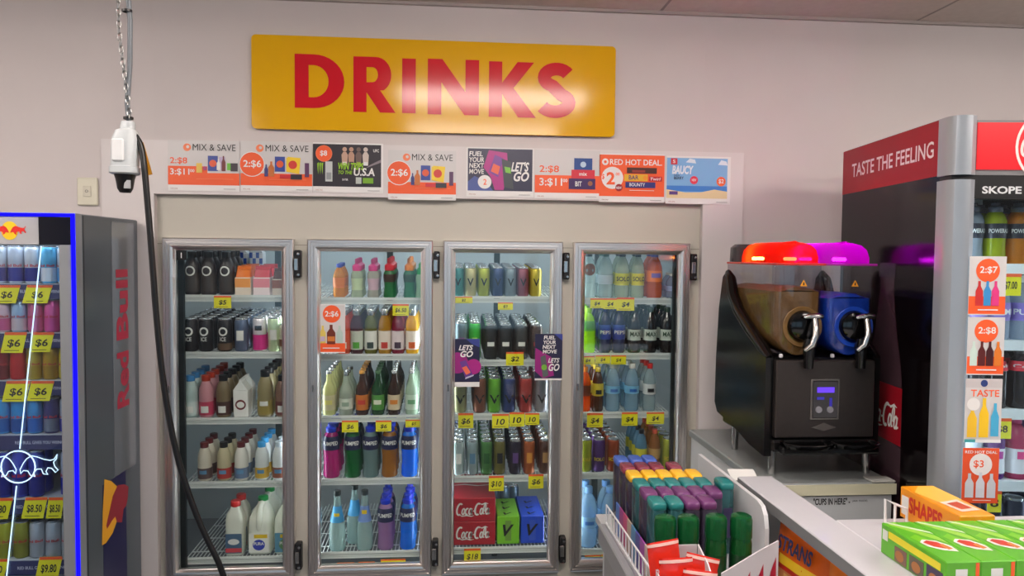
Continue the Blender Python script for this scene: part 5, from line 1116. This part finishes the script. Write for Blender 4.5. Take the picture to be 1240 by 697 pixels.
# flat bottles with coloured caps
def flask(label, x, y, c, body, H=.215, z=.711, row=None):
    t = thing('flat_bottle', label, 'bottle', (x, y, z), 0, 'coloured-cap bottles on the low shelf')
    if 'fl' not in _jug:
        _jug['fl'] = loft_m([(0, .019, .034), (.004, .0215, .037), (.186, .0215, .037), (.194, .020, .035)], 20, 5)
        _jug['fc'] = loft_m([(.194, .0205, .0355), (.197, .0218, .0375), (.209, .0218, .0375), (.214, .019, .034), (.215, .016, .030)], 20, 5)
        _jug['fp'] = boxm(.026, .0006, .09)
    obj('body', _jug['fl'], body, t); obj('cap', _jug['fc'], c, t)
    obj('front_print', _jug['fp'], mat((60, 50, 90), .4), t, (0, -.0376, .05))
cap = lambda *c: mat(c, .25, noise=.05)
BLU, MRN, YLW, TEA, PUR = cap(64, 92, 176), cap(130, 52, 70), cap(238, 186, 44), cap(40, 122, 122), cap(108, 58, 108)
bodyA = mat((74, 66, 86), .12, alpha=.7); bodyB = mat((60, 110, 116), .12, alpha=.62)
XS = [.582, .630, .677, .724, .772]
RW = [(2.432, 'blue', BLU, 3, bodyA), (2.345, 'maroon', MRN, 4, bodyA), (2.258, 'yellow', YLW, 5, bodyA), (2.172, 'teal', TEA, 5, bodyB), (2.088, 'purple', PUR, 5, bodyA)]
CN = ('first', 'second', 'third', 'fourth', 'fifth')
for y, cn, cm, n, bd in RW:
    for i in range(n): flask('flat clear bottle with %s cap, %s from the left in its row' % (cn, CN[i]), XS[i] + (.012 if cn == 'maroon' and i == 3 else 0), y, cm, bd)
flask('flat clear bottle with teal cap standing apart at the right end', .838, 2.17, TEA, bodyB)
for i, (cn, cm, bd) in enumerate((('teal', TEA, bodyB), ('teal', TEA, bodyB), ('purple', PUR, bodyA), ('purple', PUR, bodyA))):
    flask('flat bottle with %s cap, %s in the front capped row' % (cn, CN[i]), XS[i], 2.004, cm, bd)
greenb = mat((14, 78, 32), .1, alpha=.8, coat=.3)
for i, x in enumerate((.546, .605, .677, .743)):
    t = thing('green_bottle', 'green bottle with broad green cap, %s from the left' % CN[i], 'bottle', (x, 1.80, .711), 0, 'green bottles on the low shelf')
    obj('body', lathe(tuple((r_ * .0275, z_ * .24) for r_, z_ in ((0, 0), (.9, 0), (1, .03), (1, .70), (.94, .74), (.9, .76))), 20), greenb, t)
    obj('cap', lathe(tuple((r_ * .0275, z_ * .24) for r_, z_ in ((.9, .755), (1, .765), (1, .95), (.92, .985), (.7, 1), (0, 1))), 20), mat((14, 84, 42), .12, alpha=.82), t)
    obj('label_band', lathe(tuple((r_ * .0275, z_ * .24) for r_, z_ in ((1.02, .2), (1.02, .6))), 20), mat((14, 56, 26), .3), t)
# patchwork card strip behind the guard
cs = [(80, 120, 190), (150, 50, 120), (190, 60, 110), (180, 160, 140), (70, 130, 170), (60, 60, 140), (150, 60, 150), (190, 170, 160), (70, 150, 160)]
t = thing('printed_strip', 'multicoloured card strip standing behind the wire guard', 'card', (.548, 2.30, .711))
for k, c in enumerate(cs): obj('colour_panel', boxm(.004, .0498, .10), mat(c, .4), t, (-.004 - .0 * k, -k * .05, 0))

# ------------------------------------------------------------------ boxes on the counter
lime = mat((92, 176, 40), .35, noise=.08, nscale=12)
for i in range(5):
    x0 = 1.034 + i * .0785; w_, d_, h_ = .0775, .232, .072
    t = thing('snack_box', ('lime green snack box with yellow side panel, leftmost on the counter', 'lime green snack box, second from the left on the counter', 'lime green snack box, third from the left on the counter', 'lime green snack box, fourth from the left on the counter', 'lime green snack box at the right picture edge')[i], 'box', (x0 + w_ / 2, 1.552, CZ + .0005), 0, 'green snack boxes')
    obj('box', boxm(w_, d_, h_, .002), lime, t)
    def top(nm, loop, m_, dz):
        o = obj(nm, prism_m([loop], 0, 0), m_, t); o.matrix_local = Matrix.Translation((0, 0, h_ + dz)) @ TOPM.to_4x4()
    top('top_print', [(-.034, .10), (-.012, .11), (.036, .02), (.036, -.02)], mat((150, 206, 70), .35), .0003)
    top('top_print', [(-.030, .02), (-.008, .035), (.004, .0), (-.02, -.03)], mat((120, 196, 40), .35), .0005)
    top('top_stripe', [(-.036, .112), (-.026, .114), (.037, .05), (.037, .035)], mat((196, 222, 180), .35), .0006)
    top('picture_border', [(-.026, -.01), (-.012, .004), (.016, -.004), (.03, -.036), (.026, -.066), (-.004, -.056), (-.024, -.034)], mat((226, 222, 214), .4), .0008)
    top('fruit_print', [(-.02, -.012), (-.006, -.002), (.012, -.012), (.018, -.034), (.008, -.05), (-.012, -.036)], mat((196, 60, 44), .4), .0011)
    top('grain_print', [(.006, -.03), (.018, -.024), (.024, -.05), (.01, -.056)], mat((206, 130, 60), .4), .0013)
    obj('barcode_block', boxm(.026, .0006, .042), WHITE, t, (-.004, -d_ / 2 - .0004, .014))
    obj('edge_stripe', boxm(.008, .0006, .066), ORANGE, t, (.031, -d_ / 2 - .0004, .003))
    if i == 0:
        lx = -w_ / 2 - .0006
        for nm, y0, y1, z0, z1, m_ in (('side_band', -.10, .085, .046, .062, mat((226, 214, 40), .4)), ('side_picture', -.108, -.055, .004, .044, mat((60, 50, 80), .4)), ('side_picture', -.045, .005, .004, .040, mat((90, 84, 70), .4)), ('side_picture', .015, .06, .004, .038, mat((120, 90, 80), .4)), ('side_label', .088, .108, .036, .060, mat((216, 222, 210), .4))):
            obj(nm, boxm(.0006, round(y1 - y0, 4), round(z1 - z0, 4)), m_, t, (lx, (y0 + y1) / 2, z0))
        for yc in (-.08, -.02, .04): obj('biscuit_print', prism_m([ell(0, 0, .016, .012, 0, 340, 14)], 0, 0), mat((170, 110, 60), .5), t).matrix_local = Matrix.Translation((lx - .001, yc, .02)) @ SIDE_L.to_4x4()
t = thing('cracker_box', 'orange cracker box with red SHAPES lettering behind green boxes', 'box', (1.277, 1.785, CZ + .0005))
obj('box', boxm(.092, .235, .083, .002), mat((236, 150, 26), .35, noise=.06, nscale=10), t)
o = obj('lettering', textm('SHAPES', .135, .044, .035), mat((196, 44, 24), .35), t); o.matrix_local = Matrix.Translation((-.0472, .01, .046)) @ SIDE_L.to_4x4()
obj('side_label', boxm(.0006, .03, .05), WHITE, t, (-.0465, .095, .012)); obj('side_label', boxm(.0006, .03, .035), WHITE, t, (-.0465, -.085, .012))
def ct(nm, loop, m_, dz):
    o = obj(nm, prism_m([loop], 0, 0), m_, t); o.matrix_local = Matrix.Translation((0, 0, .083 + dz)) @ TOPM.to_4x4()
ct('top_print', [(-.044, .06), (.0, .112), (.044, .11), (.044, .0), (-.02, -.06)], mat((244, 190, 80), .35), .0004)
ct('top_label', [(-.03, -.02), (.03, .0), (.036, -.08), (-.02, -.09)], mat((226, 206, 190), .4), .0008); ct('top_lettering_block', [(-.018, -.03), (.018, -.018), (.024, -.066), (-.01, -.074)], mat((190, 70, 40), .4), .0012)
t = thing('wire_rack', 'small white wire rack end standing behind the green boxes', 'rack', (1.19, 1.86, CZ + .001))
f = [onY(x, y, 1.84) for x, y in ((1072, 632), (1072, 604), (1084, 610), (1098, 616), (1098, 634))]
wmm = mat((226, 226, 226), .3)
fr_ = [v - Vector((1.19, 1.86, CZ + .001)) for v in f]; fr_[0].z = 0; fr_[4].z = 0
obj('wire_frame', sweep_m([tuple(v) for v in fr_], .0035, 7), wmm, t)
v = fr_[2]; obj('wire', sweep_m([(v.x, v.y, v.z), (v.x, v.y, 0)], .0035, 7), wmm, t)
obj('wire', sweep_m([(fr_[0].x, fr_[0].y, .0), (fr_[4].x, fr_[4].y, .0)], .003, 7), wmm, t)

# ------------------------------------------------------------------ snack bags under the ledge, red sachets in their box
def pillow(w_, h_, bul, u0=0., u1=1., v0=0., v1=1., off=0., nu=10, nv=9):
    bm = bmesh.new(); G = []
    def S_(u, v, s_):
        e = max(0, (1 - (2 * u - 1) ** 2)) ** .5 * max(0, 1 - (2 * v - 1) ** 4) ** .6
        e += .10 * sin(u * 23 + v * 9) * sin(v * 17) * e
        return ((u - .5) * w_, -s_ * (bul * e + off), v * h_)
    for s_ in ((1, -1) if off == 0 else (1,)):
        G = [[bm.verts.new(S_(u0 + (u1 - u0) * i / nu, v0 + (v1 - v0) * j / nv, s_)) for j in range(nv + 1)] for i in range(nu + 1)]
        for i in range(nu):
            for j in range(nv): bm.faces.new((G[i][j], G[i + 1][j], G[i + 1][j + 1], G[i][j + 1]))
    bmesh.ops.remove_doubles(bm, verts=bm.verts[:], dist=.0004)
    return finish(bm, 'bag', 1.2)
def bag(name, label, w_, h_, bul, M4, base, prints, group, text=None):
    t = thing(name, label, 'snack bag' if name == 'snack_bag' else 'sachet', (0, 0, 0), 0, group)
    t.matrix_world = M4
    obj('bag', pillow(w_, h_, bul), base, t)
    for k, (nm, u0, u1, v0, v1, m_) in enumerate(prints): obj(nm, pillow(w_, h_, bul, u0, u1, v0, v1, .0012 + .0006 * k), m_, t)
    if text:
        s_, uu, vv, tw, th_, m_ = text; obj('lettering', textm(s_, tw, th_, .03, .15), m_, t, ((uu - .5) * w_, -bul - .008, vv * h_))
foil = lambda *c: mat(c, .25, coat=.3, bump=.2, nscale=30, noise=.08)
def lean(x, y, z, az, tilt): return Matrix.Translation((x, y, z)) @ Matrix.Rotation(az, 4, 'Z') @ Matrix.Rotation(tilt, 4, 'X')
AZ = radians(-80)
bag('snack_bag', 'orange snack bag with blue lettering and yellow band under ledge', .25, .205, .016, lean(.955, 1.905, .656, AZ, -.12), foil(226, 104, 30), [('yellow_band', .12, .95, .42, .55, mat((232, 190, 40), .3)), ('picture_print', .1, .95, .08, .40, mat((196, 130, 80), .35)), ('red_swoosh', .05, .95, .36, .42, mat((176, 40, 30), .3)), ('biscuit_print', .25, .45, .1, .33, mat((216, 176, 110), .4)), ('biscuit_print', .55, .75, .08, .3, mat((206, 160, 96), .4))], 'snack bags under the ledge', ('STRANS', .42, .72, .15, .042, mat((40, 50, 90), .35)))
bag('snack_bag', 'orange and brown snack bag with white corner under ledge', .20, .20, .016, lean(.972, 1.68, .656, AZ, -.1), foil(222, 120, 40), [('brown_panel', .2, .7, .1, .7, mat((96, 60, 44), .35)), ('white_corner', .86, .98, .55, .92, mat((214, 214, 212), .4)), ('picture_print', .3, .6, .2, .5, mat((200, 110, 40), .4))], 'snack bags under the ledge')
bag('snack_bag', 'orange snack bag nearest the viewer under ledge', .17, .20, .014, lean(.965, 1.50, .656, AZ, -.1), foil(232, 130, 36), [('white_corner', .84, .98, .5, .9, mat((214, 214, 212), .4)), ('picture_print', .2, .6, .15, .5, mat((150, 80, 40), .4))], 'snack bags under the ledge')
part_box('snack_tray', mat((150, 120, 84), .6), bpy.data.objects['shop_counter'], .90 - 1.3, 1.02 - 1.3, 1.38 - 1.4, 2.06 - 1.4, .645, .655)
part_box('tray_support', mat((160, 160, 160), .5), bpy.data.objects['shop_counter'], .905 - 1.3, 1.02 - 1.3, 1.40 - 1.4, 2.04 - 1.4, 0, .645)
# display box with red sachets
t = thing('display_box', 'white open card box holding red sachets at the front edge', 'box', (.505, 1.46, .711))
wcard = mat((196, 192, 196), .55)
part_box('back_wall', wcard, t, -.055, .04, .098, .101, 0, .262)
part_box('base', wcard, t, -.055, .045, -.10, .098, 0, .003)
part_box('left_wall', wcard, t, -.058, -.055, -.10, .101, 0, .215)
me = prism_m([[(-.10, 0), (.101, 0), (.101, .262), (.04, .245), (-.02, .21), (-.10, .18)]], 0, .003)
for v in me.vertices: v.co = (v.co.y + .042, v.co.x, v.co.z)
obj('right_wall', me, wcard, t)
dx_, dy_ = .222, 0
fl = obj('flap', prism_m([[(0, 0), (.222, 0), (.222, .252), (.16, .25), (0, .238)]], 0, .003), wcard, t, (.062, .005, 0), (0, 0, math.atan2(.13, .18)))
for k in range(4): obj('zigzag_print', prism_m([[(.005 + k * .053, .10), (.056 + k * .053, .10), (.052 + k * .053, 0.212 + k * .002), (.03 + k * .053, .19)]], -.0006, -.0006), mat((176, 24, 56), .4), fl)
rs = foil(226, 50, 34)
for k, (x, y, z, az, ro, lab) in enumerate(((.485, 1.535, .82, .12, -.10, 'red sachet standing tallest at the left of the white box'), (.500, 1.512, .800, -.1, .22, 'red sachet leaning right behind the front ones in white box'), (.487, 1.488, .80, .0, -.04, 'red sachet with white edge in the middle of white box'), (.499, 1.464, .785, -.06, .12, 'red sachet second from the front of white box'), (.490, 1.440, .775, .0, .0, 'red sachet with gold panel at the very front of white box'))):
    bag('sweet_sachet', lab, .072, .205, .008, lean(x, y, z - .035, az, -.06) @ Matrix.Rotation(ro, 4, 'Y'), rs, [('white_edge', .0, 1.0, .955, .985, mat((232, 190, 180), .4)), ('gold_panel', .15, .85, .2, .5, mat((226, 130, 40), .35))], 'red sachets in the white box', ('PA PA', .4, .7, .045, .02, mat((236, 220, 226), .4)) if k == 0 else None)
